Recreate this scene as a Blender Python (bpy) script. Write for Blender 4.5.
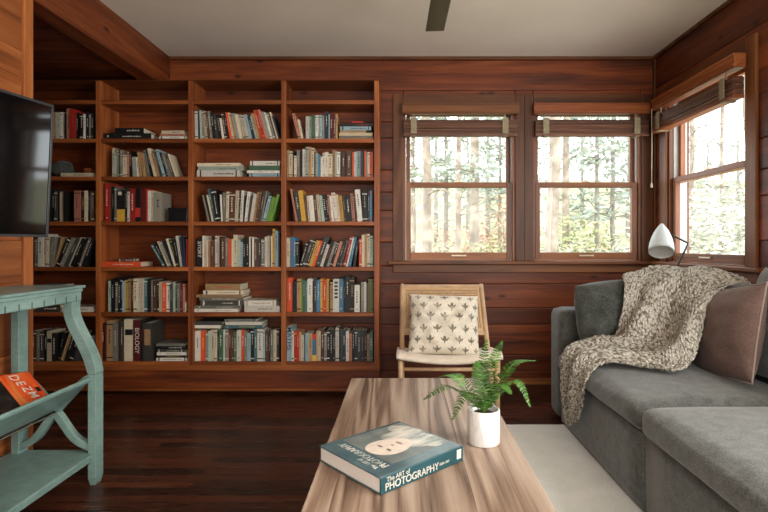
import bpy, bmesh, math, random, re
from mathutils import Vector, Matrix, noise
R = math.radians
random.seed(7)
for o in list(bpy.data.objects): bpy.data.objects.remove(o)
S = bpy.context.scene
COL = S.collection
H_EYE, FPX, VX, VY = 1.029, 512.0, 402.0, 245.0
DW, XL, XR, HC = 3.79, -1.717, 1.865, 2.42      # back wall, left wall, right wall, ceiling

# ------------------------------------------------------------ camera
cam = bpy.data.objects.new('camera', bpy.data.cameras.new('camera')); COL.objects.link(cam)
cam.data.lens = 24; cam.data.sensor_width = 36
cam.data.dof.use_dof = True; cam.data.dof.focus_distance = 2.4; cam.data.dof.aperture_fstop = 6.3
cam.location = (0, 0, H_EYE); cam.rotation_euler = (R(90), 0, 0)
cam.data.shift_x = -(VX-384)/768; cam.data.shift_y = -(256-VY)/768
S.camera = cam
# ------------------------------------------------------------ world: bright overcast sky
W = bpy.data.worlds.new('overcast_sky'); S.world = W; W.use_nodes = True
nt = W.node_tree; nt.nodes.clear()
tc = nt.nodes.new('ShaderNodeTexCoord'); ns = nt.nodes.new('ShaderNodeTexNoise'); cr = nt.nodes.new('ShaderNodeValToRGB')
bg = nt.nodes.new('ShaderNodeBackground'); wo = nt.nodes.new('ShaderNodeOutputWorld')
ns.inputs['Scale'].default_value = 3.0; ns.inputs['Detail'].default_value = 4
cr.color_ramp.elements[0].position = .35; cr.color_ramp.elements[0].color = (.82, .90, .95, 1)
cr.color_ramp.elements[1].position = .62; cr.color_ramp.elements[1].color = (1, .99, .96, 1)
nt.links.new(tc.outputs['Generated'], ns.inputs['Vector']); nt.links.new(ns.outputs['Fac'], cr.inputs['Fac'])
nt.links.new(cr.outputs['Color'], bg.inputs['Color']); nt.links.new(bg.outputs[0], wo.inputs[0])
bg.inputs['Strength'].default_value = 3.2
def area(name, loc, rot, sx, sy, power, col=(1, 1, 1), portal=False):
    l = bpy.data.lights.new(name, 'AREA'); l.shape = 'RECTANGLE'; l.size = sx; l.size_y = sy; l.energy = power; l.color = col
    o = bpy.data.objects.new(name, l); COL.objects.link(o); o.location = loc; o.rotation_euler = rot
    if portal: l.cycles.is_portal = True
    return o
area('rear_fill', (0.35, -2.45, 1.25), (R(100), 0, 0), 2.6, 1.9, 60, (1, .985, .93))  # added fill light behind the camera; the rear wall has no window
area('side_fill', (1.82, .55, 1.5), (R(93), 0, R(90)), 1.8, 1.25, 58, (1, .99, .95))  # added fill light beside the camera, out of view on solid wall
area('portal', (.43, DW+.16, 1.49), (R(-90), 0, 0), .83, 1.15, 1, portal=True)
area('portal', (1.37, DW+.16, 1.49), (R(-90), 0, 0), .80, 1.15, 1, portal=True)
area('portal', (XR+.16, 3.17, 1.49), (R(90), 0, R(90)), .83, 1.15, 1, portal=True)
S.view_settings.view_transform = 'Standard'; S.view_settings.look = 'None'
S.view_settings.exposure = 0.85; S.view_settings.gamma = 1; S.view_settings.use_curve_mapping = False

# ------------------------------------------------------------ materials
def srgb(c):
    f = lambda v: (v/255)/12.92 if v/255 <= .04045 else ((v/255+.055)/1.055)**2.4
    return (f(c[0]), f(c[1]), f(c[2]), 1)
class NB:                                   # tiny node builder
    def __init__(s, name):
        s.m = bpy.data.materials.new(name); s.m.use_nodes = True; s.t = s.m.node_tree; s.t.nodes.clear()
        s.out = s.n('ShaderNodeOutputMaterial'); s.p = s.n('ShaderNodeBsdfPrincipled'); s.l(s.p.outputs[0], s.out.inputs[0])
    def n(s, t, **k):
        x = s.t.nodes.new(t)
        for a, b in k.items(): setattr(x, a, b)
        return x
    def l(s, a, b): s.t.links.new(a, b)
    def put(s, inp, v):
        if hasattr(v, 'links') or isinstance(v, bpy.types.NodeSocket): s.l(v, inp)
        else: inp.default_value = v
    def M(s, op, a, b=0.0, c=None):
        x = s.n('ShaderNodeMath', operation=op); s.put(x.inputs[0], a); s.put(x.inputs[1], b)
        if c is not None: s.put(x.inputs[2], c)
        return x.outputs[0]
    def coord(s, kind='Object', scale=(1, 1, 1), loc=(0, 0, 0)):
        t = s.n('ShaderNodeTexCoord'); m = s.n('ShaderNodeMapping'); s.l(t.outputs[kind], m.inputs[0])
        m.inputs['Scale'].default_value = scale; m.inputs['Location'].default_value = loc
        return m.outputs[0]
    def noise(s, vec, scale, detail=4, rough=.5, dist=0.0):
        x = s.n('ShaderNodeTexNoise'); s.l(vec, x.inputs['Vector']); x.inputs['Scale'].default_value = scale
        x.inputs['Detail'].default_value = detail; x.inputs['Roughness'].default_value = rough; x.inputs['Distortion'].default_value = dist
        return x.outputs['Fac']
    def ramp(s, fac, stops):
        x = s.n('ShaderNodeValToRGB'); s.l(fac, x.inputs[0]); e = x.color_ramp.elements
        while len(e) < len(stops): e.new(.5)
        for i, (p, c) in enumerate(stops): e[i].position = p; e[i].color = c if len(c) == 4 else srgb(c)
        return x.outputs[0]
    def mix(s, fac, a, b, mode='MIX'):
        x = s.n('ShaderNodeMix', data_type='RGBA', blend_type=mode); s.put(x.inputs[0], fac); s.put(x.inputs[6], a); s.put(x.inputs[7], b)
        return x.outputs[2]
    def bump(s, h, strength=.3, dist=.01):
        x = s.n('ShaderNodeBump'); x.inputs['Strength'].default_value = strength; x.inputs['Distance'].default_value = dist
        s.l(h, x.inputs['Height']); s.l(x.outputs[0], s.p.inputs['Normal'])
    def fin(s, col=None, rough=.5, metal=0.0, spec=.5):
        if col is not None: s.put(s.p.inputs['Base Color'], col)
        s.put(s.p.inputs['Roughness'], rough); s.p.inputs['Metallic'].default_value = metal
        s.p.inputs['Specular IOR Level'].default_value = spec
        return s.m
def plain(name, c, rough=.5, metal=0.0, spec=.5, var=.06, scale=30):
    b = NB(name); v = b.coord(); n = b.noise(v, scale)
    c1 = tuple(max(0, x*(1-var)) for x in c); c2 = tuple(min(255, x*(1+var)) for x in c)
    return b.fin(b.ramp(n, [(.3, c1), (.7, c2)]), rough, metal, spec)
def wood(name, axis, dark, mid, light, rough=.45, knots=True, plankvar=True, spec=.35):
    b = NB(name)
    st = [9, 9, 9]; st[axis] = 0.7
    at = b.n('ShaderNodeAttribute', attribute_name='pl'); vm = b.n('ShaderNodeVectorMath', operation='MULTIPLY_ADD')
    tcn = b.n('ShaderNodeTexCoord'); cmb = b.n('ShaderNodeCombineXYZ')
    for i in range(3): b.put(cmb.inputs[i], b.M('MULTIPLY', at.outputs['Fac'], 7.3+3*i))
    b.l(tcn.outputs['Object'], vm.inputs[0]); vm.inputs[1].default_value = (1, 1, 1); b.l(cmb.outputs[0], vm.inputs[2])
    mp = b.n('ShaderNodeMapping'); b.l(vm.outputs[0], mp.inputs[0]); mp.inputs['Scale'].default_value = st
    n1 = b.noise(mp.outputs[0], 1.3, 5, .55, .9)
    mp2 = b.n('ShaderNodeMapping'); b.l(vm.outputs[0], mp2.inputs[0]); s2 = [60, 60, 60]; s2[axis] = 2.5; mp2.inputs['Scale'].default_value = s2
    n2 = b.noise(mp2.outputs[0], 1.5, 4, .6)
    f = b.M('ADD', b.M('MULTIPLY', n1, .72), b.M('MULTIPLY', n2, .28))
    col = b.ramp(f, [(.32, dark), (.5, mid), (.68, light)])
    if knots:
        sk = b.n('ShaderNodeSeparateXYZ'); b.l(vm.outputs[0], sk.inputs[0]); ck = b.n('ShaderNodeCombineXYZ'); b.l(b.M('MULTIPLY', sk.outputs[axis], 1.5), ck.inputs[0]); b.l(b.M('MULTIPLY', sk.outputs[0 if axis == 2 else 2], 3.2), ck.inputs[1])
        vo = b.n('ShaderNodeTexVoronoi', voronoi_dimensions='2D'); b.l(ck.outputs[0], vo.inputs['Vector']); vo.inputs['Scale'].default_value = 1.6
        k = b.M('MULTIPLY', b.ramp(vo.outputs['Distance'], [(.035, (1, 1, 1, 1)), (.06, (.35, .35, .35, 1)), (.11, (0, 0, 0, 1))]), b.M('GREATER_THAN', vo.outputs['Color'], .55))
        kn = b.M('MULTIPLY', k, .85); col = b.mix(kn, col, tuple(x*.35 for x in srgb(dark)[:3])+(1,))
    if plankvar:
        pv = b.ramp(at.outputs['Fac'], [(0, (.58, .54, .52, 1)), (.5, (.95, .93, .92, 1)), (1, (1.15, 1.12, 1.05, 1))])
        col = b.mix(1.0, col, pv, 'MULTIPLY')
    b.bump(n2, .12, .002)
    return b.fin(col, rough, 0, spec)
WD, WM, WL = (54, 23, 9), (104, 48, 20), (134, 70, 32)
wallX = wood('stained_pine_x', 0, WD, WM, WL); wallY = wood('stained_pine_y', 1, WD, WM, WL); trimZ = wood('stained_pine_z', 2, WD, WM, WL)
CD, CM, CL_ = (102, 50, 22), (148, 80, 38), (180, 110, 60)
caseX = wood('case_pine_x', 0, CD, CM, CL_, .42, False); caseZ = wood('case_pine_z', 2, CD, CM, CL_, .42, False)
winX = wood('window_wood_x', 0, (100, 56, 29), (138, 84, 46), (164, 108, 64), .4, False)
winY = wood('window_wood_y', 1, (100, 56, 29), (138, 84, 46), (164, 108, 64), .4, False)
winZ = wood('window_wood_z', 2, (96, 56, 34), (130, 80, 50), (156, 102, 68), .4, False)
casingZ = wood('casing_wood_z', 2, (64, 34, 15), (104, 60, 28), (130, 82, 42), .45, False)
casingX = wood('casing_wood_x', 0, (64, 34, 15), (104, 60, 28), (130, 82, 42), .45, False)
casingY = wood('casing_wood_y', 1, (64, 34, 15), (104, 60, 28), (130, 82, 42), .45, False)
leftY = wood('golden_pine_y', 1, (104, 56, 25), (148, 84, 42), (176, 110, 60), .45)
leftZ = wood('golden_pine_z', 2, (104, 56, 25), (148, 84, 42), (176, 110, 60), .45, False)
ceilM = plain('ceiling_paint', (226, 216, 200), .9, var=.015, scale=3)
def floor_mat():
    b = NB('dark_floor_boards'); v = b.coord()
    br = b.n('ShaderNodeTexBrick'); b.l(v, br.inputs['Vector']); br.offset = .37; br.inputs['Scale'].default_value = 1
    br.inputs['Brick Width'].default_value = .9; br.inputs['Row Height'].default_value = .062; br.inputs['Mortar Size'].default_value = .0026; br.inputs['Bias'].default_value = 0
    br.inputs['Color1'].default_value = srgb((32, 16, 10)); br.inputs['Color2'].default_value = srgb((88, 44, 27)); br.inputs['Mortar'].default_value = srgb((14, 8, 6))
    n = b.noise(b.coord(scale=(1.5, 28, 1)), 2.5, 6, .6); c = b.mix(1.0, br.outputs['Color'], b.ramp(n, [(.3, (.45, .42, .42, 1)), (.7, (1.25, 1.2, 1.2, 1))]), 'MULTIPLY')
    sc = b.noise(b.coord(scale=(3, 50, 1)), 2.0, 2, .5); c = b.mix(b.ramp(sc, [(.64, (0, 0, 0, 1)), (.70, (.45, .45, .45, 1))]), c, srgb((150, 110, 85)))
    b.bump(b.M('ADD', br.outputs['Fac'], b.M('MULTIPLY', n, -.3)), -.25, .002)
    return b.fin(c, b.ramp(n, [(.3, (.22,)*3+(1,)), (.7, (.42,)*3+(1,))]), 0, .4)
floorM = floor_mat()
def fabric(name, c1, c2, scale=260, rough=.95, bump=.5, mott=8, sheen=.3):
    b = NB(name); v = b.coord(); n = b.noise(v, scale, 3, .7); m = b.noise(v, mott, 5, .65)
    f = b.M('ADD', b.M('MULTIPLY', n, .6), b.M('MULTIPLY', m, .4)); b.bump(n, bump, .002)
    b.p.inputs['Sheen Weight'].default_value = sheen
    return b.fin(b.ramp(f, [(.36, c1), (.64, c2)]), rough, 0, .15)
sofaM = fabric('grey_chenille', (50, 52, 50), (106, 108, 104), 200, mott=22)
velvetM = fabric('charcoal_velvet', (44, 47, 44), (82, 85, 80), 90, mott=10, sheen=.2)
mauveM = fabric('mauve_velvet', (90, 71, 64), (116, 94, 86), 120, mott=5, sheen=.12)
rugM = fabric('ivory_rug', (214, 214, 208), (238, 238, 232), 180, mott=6, bump=.8)
pipingM = fabric('pale_piping', (140, 122, 112), (165, 146, 136), 200)
def knit_mat():
    b = NB('oatmeal_knit'); v = b.coord(kind='UV'); mp = b.n('ShaderNodeMapping'); b.l(v, mp.inputs[0]); mp.inputs['Scale'].default_value = (58, 100, 1)
    vo = b.n('ShaderNodeTexVoronoi'); b.l(mp.outputs[0], vo.inputs['Vector']); vo.inputs['Scale'].default_value = 1; vo.inputs['Randomness'].default_value = .75
    n = b.noise(b.coord(), 60, 4, .7)
    h = b.M('SUBTRACT', 1.0, vo.outputs['Distance'])
    f = b.M('ADD', b.M('MULTIPLY', h, .65), b.M('MULTIPLY', n, .35))
    b.bump(h, .9, .012)
    return b.fin(b.ramp(f, [(.34, (108, 102, 92)), (.45, (168, 162, 150)), (.7, (208, 203, 192))]), .95, 0, .1)
knitM = knit_mat()
def table_mat():
    b = NB('grey_walnut_top'); v = b.coord()
    sp = b.n('ShaderNodeSeparateXYZ'); b.l(v, sp.inputs[0])
    pl = b.M('FLOOR', b.M('DIVIDE', b.M('ADD', sp.outputs[0], 1.0), .118))
    cb = b.n('ShaderNodeCombineXYZ'); b.l(b.M('ADD', b.M('MULTIPLY', sp.outputs[0], 6.0), b.M('MULTIPLY', pl, 3.7)), cb.inputs[0]); b.l(b.M('ADD', b.M('MULTIPLY', sp.outputs[1], .42), b.M('MULTIPLY', pl, 5.1)), cb.inputs[1])
    n = b.noise(cb.outputs[0], 1.1, 2, .4, .25)
    n2 = b.noise(b.coord(scale=(90, 2.2, 1)), 1.6, 5, .65)
    sn = b.M('MULTIPLY', b.M('ADD', b.M('SINE', b.M('MULTIPLY', n, 46.0)), 1.0), .5)
    f = b.M('ADD', b.M('ADD', b.M('MULTIPLY', sn, .30), b.M('MULTIPLY', n2, .42)), b.M('MULTIPLY', n, .28))
    c = b.ramp(f, [(.27, (88, 66, 52)), (.42, (134, 110, 92)), (.58, (164, 142, 124)), (.78, (186, 168, 151))])
    wn = b.n('ShaderNodeTexWhiteNoise', noise_dimensions='1D'); b.l(pl, wn.inputs['W'])
    c = b.mix(1.0, c, b.ramp(wn.outputs['Value'], [(0, (.84, .81, .79, 1)), (1, (1.04, 1.03, 1.02, 1))]), 'MULTIPLY')
    b.bump(n2, .06, .001)
    return b.fin(c, .42, 0, .4)
tableM = table_mat()
def teal_mat():
    b = NB('distressed_teal_paint'); v = b.coord(); n = b.noise(v, 6, 6, .65); n2 = b.noise(b.coord(scale=(1, 1, 6)), 26, 3)
    c = b.ramp(b.M('ADD', b.M('MULTIPLY', n, .7), b.M('MULTIPLY', n2, .3)), [(.3, (92, 116, 109)), (.55, (120, 146, 139)), (.75, (146, 169, 161))])
    b.bump(n2, .1, .002)
    return b.fin(c, .36, 0, .5)
tealM = teal_mat()
seamM = plain('dark_seam', (52, 66, 62), .6)
blackM = plain('black_satin', (16, 16, 17), .35)
screenM = plain('dark_screen', (9, 10, 11), .06, spec=.8, var=.02)
bezelM = plain('tv_bezel', (52, 54, 56), .3, .4)
chromeM = plain('brushed_latch', (190, 175, 150), .35, .7)
whitePot = (lambda b: b.fin(b.ramp(b.noise(b.coord(scale=(5, 5, 1.2)), 3, 5, .6, 1.5), [(.42, (240, 240, 238)), (.5, (222, 221, 217)), (.58, (241, 241, 239))]), .3, 0, .5))(NB('marbled_ceramic'))
soilM = plain('dark_soil', (40, 30, 22), .95, var=.4, scale=90)
fernM = (lambda b: b.fin(b.ramp(b.noise(b.coord(), 22, 4), [(.35, (38, 72, 24)), (.6, (78, 122, 46)), (.75, (124, 158, 78))]), .5, 0, .4))(NB('fern_green'))
fanM = plain('fan_blade_wood', (74, 66, 46), .45, var=.12, scale=12)
fanMetal = plain('fan_dark_metal', (40, 36, 30), .4, .6)
caneM = plain('cane', (206, 172, 132), .55, var=.08, scale=60); chairM = plain('light_oak', (190, 156, 120), .5, var=.08, scale=14)
seatM = fabric('woven_cord_cream', (200, 186, 166), (230, 218, 200), 150, mott=10)
lampM = plain('lamp_white_enamel', (196, 204, 204), .35, var=.02); lampIn = plain('lamp_inner_white', (216, 214, 206), .5, var=.02)
tapeM = plain('blind_ladder_tape', (150, 138, 112), .9, var=.15, scale=160)
def slat_mat(name, axis, a, bb, cc): return wood(name, axis, a, bb, cc, .4, False)
slatX = slat_mat('blind_slat_x', 0, (66, 42, 32), (104, 68, 52), (134, 94, 74)); slatY = slat_mat('blind_slat_y', 1, (66, 42, 32), (104, 68, 52), (134, 94, 74))
valX = slat_mat('blind_rail_x', 0, (90, 42, 20), (128, 68, 34), (152, 90, 50)); valY = slat_mat('blind_rail_y', 1, (92, 46, 22), (136, 76, 40), (164, 100, 58))
cordM = plain('pale_cord', (206, 196, 176), .8)
def glass_mat():
    b = NB('window_glass'); tr = b.n('ShaderNodeBsdfTransparent'); gl = b.n('ShaderNodeBsdfGlossy'); gl.inputs['Roughness'].default_value = .02
    tr.inputs[0].default_value = (.97, .98, .98, 1); mx = b.n('ShaderNodeMixShader'); mx.inputs[0].default_value = .012
    b.l(tr.outputs[0], mx.inputs[1]); b.l(gl.outputs[0], mx.inputs[2]); b.l(mx.outputs[0], b.out.inputs[0]); b.t.nodes.remove(b.p)
    return b.m
glassM = glass_mat()
trackM = plain('white_jamb_liner', (190, 190, 184), .5, var=.02)

# ------------------------------------------------------------ mesh helpers
def tag(o, label=None, cat=None, group=None, kind=None):
    if label: o['label'] = label
    if cat: o['category'] = cat
    if group: o['group'] = group
    if kind: o['kind'] = kind
    return o
def wloc(o):
    v = Vector((0, 0, 0))
    while o is not None: v += o.location; o = o.parent
    return v
def thing(name, loc, label=None, cat=None, group=None, kind=None, rot=(0, 0, 0)):
    o = bpy.data.objects.new(name, None); o.empty_display_size = .05; COL.objects.link(o); o.location = loc; o.rotation_euler = rot
    return tag(o, label, cat, group, kind)
def bm_new():
    bm = bmesh.new(); bm.faces.layers.float.new('pl'); return bm
def finish(name, bm, mats, parent=None, smooth=False, bevel=0, local=False, seg=2, subs=0, solid=0):
    me = bpy.data.meshes.new(name)
    bmesh.ops.recalc_face_normals(bm, faces=bm.faces)
    bm.to_mesh(me); bm.free()
    for m in (mats if isinstance(mats, (list, tuple)) else [mats]): me.materials.append(m)
    if smooth: me.polygons.foreach_set('use_smooth', [True]*len(me.polygons))
    o = bpy.data.objects.new(name, me); COL.objects.link(o)
    if parent:
        o.parent = parent
        if not local: o.location = -wloc(parent)
    if solid: m = o.modifiers.new('t', 'SOLIDIFY'); m.thickness = solid; m.offset = 0
    if bevel: m = o.modifiers.new('b', 'BEVEL'); m.width = bevel; m.segments = seg; m.limit_method = 'ANGLE'
    if subs: m = o.modifiers.new('s', 'SUBSURF'); m.levels = subs; m.render_levels = subs
    return o
def box(bm, x0, x1, y0, y1, z0, z1, mi=0, pl=None, M=None):
    vs = [bm.verts.new(Vector(p) if M is None else M @ Vector(p)) for p in
          ((x0, y0, z0), (x1, y0, z0), (x1, y1, z0), (x0, y1, z0), (x0, y0, z1), (x1, y0, z1), (x1, y1, z1), (x0, y1, z1))]
    L = bm.faces.layers.float['pl']; r = random.random() if pl is None else pl
    for f in ((0, 3, 2, 1), (4, 5, 6, 7), (0, 1, 5, 4), (1, 2, 6, 5), (2, 3, 7, 6), (3, 0, 4, 7)):
        fc = bm.faces.new([vs[i] for i in f]); fc.material_index = mi; fc[L] = r
def one_box(name, x0, x1, y0, y1, z0, z1, mat, parent=None, bevel=.003, **k):
    bm = bm_new(); box(bm, x0, x1, y0, y1, z0, z1); return finish(name, bm, mat, parent, bevel=bevel, **k)
def tube(bm, pts, rad, n=10, mi=0, cap=True):
    pts = [Vector(p) for p in pts]; rs = rad if isinstance(rad, (list, tuple)) else [rad]*len(pts); rings = []; up = None
    for i, p in enumerate(pts):
        d = (pts[min(i+1, len(pts)-1)]-pts[max(i-1, 0)]).normalized()
        if up is None: up = d.orthogonal().normalized()
        up = (up-d*up.dot(d)).normalized(); s = d.cross(up)
        rings.append([bm.verts.new(p+(up*math.cos(a)+s*math.sin(a))*rs[i]) for a in [2*math.pi*k/n for k in range(n)]])
    for a, b in zip(rings, rings[1:]):
        for k in range(n): f = bm.faces.new((a[k], a[(k+1) % n], b[(k+1) % n], b[k])); f.material_index = mi; f.smooth = True
    if cap:
        for r_ in (rings[0][::-1], rings[-1]): f = bm.faces.new(r_); f.material_index = mi
def lathe(bm, prof, c, n=32, mi=0, M=None):
    rings = []
    for (r, z) in prof:
        pts = [Vector((r*math.cos(2*math.pi*k/n), r*math.sin(2*math.pi*k/n), z)) for k in range(n)]
        if M is not None: pts = [M @ p for p in pts]
        rings.append([bm.verts.new(p+Vector(c)) for p in pts])
    for a, b in zip(rings, rings[1:]):
        for k in range(n): f = bm.faces.new((a[k], a[(k+1) % n], b[(k+1) % n], b[k])); f.material_index = mi; f.smooth = True
    return rings
def spline(pts, n):                          # Catmull-Rom through points
    pts = [Vector(p) for p in pts]; out = []; m = len(pts)-1
    for i in range(n+1):
        t = i/n*m; k = min(int(t), m-1); t -= k
        p0 = pts[max(k-1, 0)]; p1 = pts[k]; p2 = pts[k+1]; p3 = pts[min(k+2, m)]
        out.append(.5*((2*p1)+(p2-p0)*t+(2*p0-5*p1+4*p2-p3)*t*t+(3*p1-p0-3*p2+p3)*t**3))
    return out
def sheet(bm, P, uv=False, mi=0):            # grid of points to quads
    V = [[bm.verts.new(p) for p in row] for row in P]; U = bm.loops.layers.uv.verify() if uv else None
    for i in range(len(V)-1):
        for j in range(len(V[0])-1):
            f = bm.faces.new((V[i][j], V[i][j+1], V[i+1][j+1], V[i+1][j])); f.smooth = True; f.material_index = mi
            if uv:
                for lp, (a, b) in zip(f.loops, ((i, j), (i, j+1), (i+1, j+1), (i+1, j))): lp[U].uv = (b/(len(V[0])-1), a/(len(V)-1))
def text_mesh(name, s, size, M, mat, parent, extrude=.0004, sx=1.0):
    cu = bpy.data.curves.new(name, 'FONT'); cu.body = s; cu.size = size; cu.extrude = extrude; cu.offset = size*.003; cu.align_x = 'CENTER'; cu.align_y = 'CENTER'
    t = bpy.data.objects.new(name, cu); me = bpy.data.meshes.new_from_object(t); bpy.data.objects.remove(t)
    me.transform(Matrix.Diagonal((sx, 1, 1, 1))); me.transform(M); me.materials.append(mat)
    o = bpy.data.objects.new(name, me); COL.objects.link(o); o.parent = parent
    return o

# ------------------------------------------------------------ room shell
zpx = lambda y, Y=DW: H_EYE-(y-VY)*Y/FPX
ZB = [0.0]+sorted(zpx(y) for y in (60, 90, 121.5, 138, 170, 192, 210.5, 242, 266, 284, 308, 324.6, 355, 371))+[HC]
def planks(bm, u0, u1, mapbox, openings=(), zs=ZB, zmin=0, zmax=HC):
    for a, b in zip(zs, zs[1:]):
        a, b = max(a, zmin), min(b, zmax)
        if b-a < .005: continue
        segs = [(u0, u1, a, b)]
        for (o0, o1, oz0, oz1) in openings:
            nx = []
            for (s0, s1, za, zb) in segs:
                if o1 <= s0 or o0 >= s1 or oz1 <= za or oz0 >= zb: nx.append((s0, s1, za, zb)); continue
                if s0 < o0: nx.append((s0, o0, za, zb))
                if s1 > o1: nx.append((o1, s1, za, zb))
                if za < oz0: nx.append((max(s0, o0), min(s1, o1), za, oz0))
                if zb > oz1: nx.append((max(s0, o0), min(s1, o1), oz1, zb))
            segs = nx
        r = random.random()
        for (s0, s1, za, zb) in segs: mapbox(bm, s0, s1, za, zb, r)
WZ0, WZ1 = .911, 2.065
xw = lambda px: (px-VX)*DW/FPX
B1, B2 = (xw(403), xw(515)), (xw(533), xw(641))
S1 = (2.76, 3.59)
TH = .14
bm = bm_new(); planks(bm, -3.0, XR+TH, lambda b, s0, s1, a, c, r: box(b, s0, s1, DW, DW+TH, a, c, pl=r), [(B1[0], B1[1], WZ0, WZ1), (B2[0], B2[1], WZ0, WZ1)])
tag(finish('wall_back', bm, wallX, bevel=.0065), kind='structure')
bm = bm_new(); planks(bm, -2.6, DW, lambda b, s0, s1, a, c, r: box(b, XR, XR+TH, s0, s1, a, c, pl=r), [(S1[0], S1[1], WZ0, WZ1)])
tag(finish('wall_right', bm, wallY, bevel=.0065), kind='structure')
ZL = [0, .17, .34, .546, .75, .86, 1.05, 1.25, 1.42, 1.6, 1.785, 1.905, 2.17, HC]
bm = bm_new(); planks(bm, -2.6, 2.313, lambda b, s0, s1, a, c, r: box(b, XL-.09, XL, s0, s1, a, c, pl=r), zs=ZL)
tag(finish('wall_left', bm, leftY, bevel=.004), kind='structure')
tag(one_box('trim_1', XL-.10, XL+.012, 2.313, 2.37, 0, 2.165, leftZ, bevel=.004), kind='structure')
bm = bm_new(); planks(bm, -3.0, XL-.10, lambda b, s0, s1, a, c, r: box(b, s0, s1, 2.25, 2.37, a, c, pl=r), zmax=2.2)
tag(finish('wall_alcove', bm, wallX, bevel=.003), kind='structure')
bm = bm_new(); planks(bm, 2.37, DW, lambda b, s0, s1, a, c, r: box(b, -3.0, -2.88, s0, s1, a, c, pl=r), zmax=2.2)
tag(finish('wall_alcove_left', bm, wallY, bevel=.003), kind='structure')
bm = bm_new()
for i in range(12): box(bm, -2.88, XL-.10, 2.37+i*.1184, 2.37+(i+1)*.1184, 2.20, 2.24)
tag(finish('ceiling_alcove', bm, wallX, bevel=.003), kind='structure')
bm = bm_new(); planks(bm, XL, XR, lambda b, s0, s1, a, c, r: box(b, s0, s1, -2.72, -2.6, a, c, pl=r))
tag(finish('wall_rear', bm, wallX, bevel=.003), kind='structure')
tag(one_box('floor', -3.0, XR+TH, -2.7, DW+TH, -.06, 0, floorM, bevel=0), kind='structure')
tag(one_box('ceiling', -3.0, XR+TH, -2.7, DW+TH, HC, HC+.06, ceilM, bevel=0), kind='structure')
bm = bm_new(); box(bm, XL-.09, XL, 2.313, DW, 2.185, HC, pl=.6); box(bm, XL-.10, XL+.012, 2.37, 3.52, 2.165, 2.185, pl=.95)
tag(finish('trim_2', bm, wallY, bevel=.003), kind='structure')      # header beam over the alcove opening
bm = bm_new(); box(bm, XL, XR, DW-.018, DW, HC-.022, HC); box(bm, XR-.018, XR, -2.6, DW-.018, HC-.022, HC); 
tag(finish('trim_3', bm, casingX, bevel=.003), kind='structure')
bm = bm_new(); box(bm, .0, XR, DW-.016, DW, 0, .028, pl=.9); box(bm, 0, XR, DW-.02, DW, .028, .046, pl=1)
tag(finish('baseboard_back', bm, winX, bevel=.003), kind='structure')
tag(one_box('baseboard_right', XR-.016, XR, -2.6, DW-.02, 0, .046, winY), kind='structure')
tag(one_box('trim_4', XR-.012, XR, DW-.03, DW-.0, .0, HC-.022, casingZ, bevel=.002), kind='structure')

# windows in wall coordinates: u along the wall, w outwards, z up
def make_window(n, u0, u1, side, cw0, cw1, mx, mz):
    def bx(bm, a, b, w0, w1, z0, z1, mi=0):
        if side: box(bm, XR+w0, XR+w1, a, b, z0, z1, mi)
        else: box(bm, a, b, DW+w0, DW+w1, z0, z1, mi)
    c = (XR, (u0+u1)/2, WZ0) if side else ((u0+u1)/2, DW, WZ0)
    w = thing('window_%d' % n, c, kind='structure')
    cz, ch = casingZ, (casingY if side else casingX)
    bm = bm_new(); bx(bm, u0-cw0, u0, -.018, 0, WZ0, WZ1+.074); bx(bm, u1, u1+cw1, -.018, 0, WZ0, WZ1+.074)
    finish('window_casing', bm, cz, w, bevel=.003)
    bm = bm_new(); bx(bm, u0, u1, -.018, 0, WZ1, WZ1+.074); finish('head_casing', bm, ch, w, bevel=.003)
    bm = bm_new(); bx(bm, u0, u0+.018, 0, TH, WZ0, WZ1); bx(bm, u1-.018, u1, 0, TH, WZ0, WZ1); bx(bm, u0+.018, u1-.018, 0, TH, WZ1-.018, WZ1); bx(bm, u0+.018, u1-.018, 0, TH, WZ0, WZ0+.006)
    finish('jamb', bm, mz, w, bevel=.002)
    bm = bm_new()
    for (a, b) in ((u0+.018, u0+.022), (u1-.022, u1-.018)): bx(bm, a, b, .03, .12, WZ0+.006, WZ1-.018)
    finish('jamb_liner', bm, trackM, w, bevel=0)
    a, b = u0+.024, u1-.024; ZM = 1.478
    for nm, (w0, w1, z0, z1, rb, rt) in {'lower_sash': (.02, .055, WZ0+.008, ZM+.018, .055, .036), 'upper_sash': (.06, .095, ZM-.018, WZ1-.02, .036, .045)}.items():
        st = .034 if nm == 'lower_sash' else .03
        bm = bm_new(); bx(bm, a, a+st, w0, w1, z0, z1, 1); bx(bm, b-st, b, w0, w1, z0, z1, 1); bx(bm, a+st, b-st, w0, w1, z0, z0+rb); bx(bm, a+st, b-st, w0, w1, z1-rt, z1)
        s = finish(nm, bm, [mx, mz], w, bevel=.003)
        bm = bm_new(); bx(bm, a+st-.004, b-st+.004, (w0+w1)/2-.002, (w0+w1)/2+.002, z0+rb-.004, z1-rt+.004); finish('pane', bm, glassM, s, bevel=0)
        m = (a+b)/2
        if nm == 'lower_sash':
            bm = bm_new(); bx(bm, m-.055, m+.055, w0-.014, w0-.008, z0+.026, z0+.036); bx(bm, m-.055, m-.043, w0-.01, w0, z0+.024, z0+.038); bx(bm, m+.043, m+.055, w0-.01, w0, z0+.024, z0+.038)
            finish('sash_handle', bm, chromeM, s, bevel=.002)
            bm = bm_new(); bx(bm, m-.03, m+.03, w0+.004, w1, z1, z1+.010); bx(bm, m-.01, m+.012, w0+.008, w1-.006, z1+.010, z1+.02); finish('sash_latch', bm, chromeM, s, bevel=.002)
    return w
make_window(1, B1[0], B1[1], False, .074, .0665, winX, winZ)
make_window(2, B2[0], B2[1], False, .0665, .080, winX, winZ)
make_window(3, S1[0], S1[1], True, .085, .085, winY, winZ)
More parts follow.
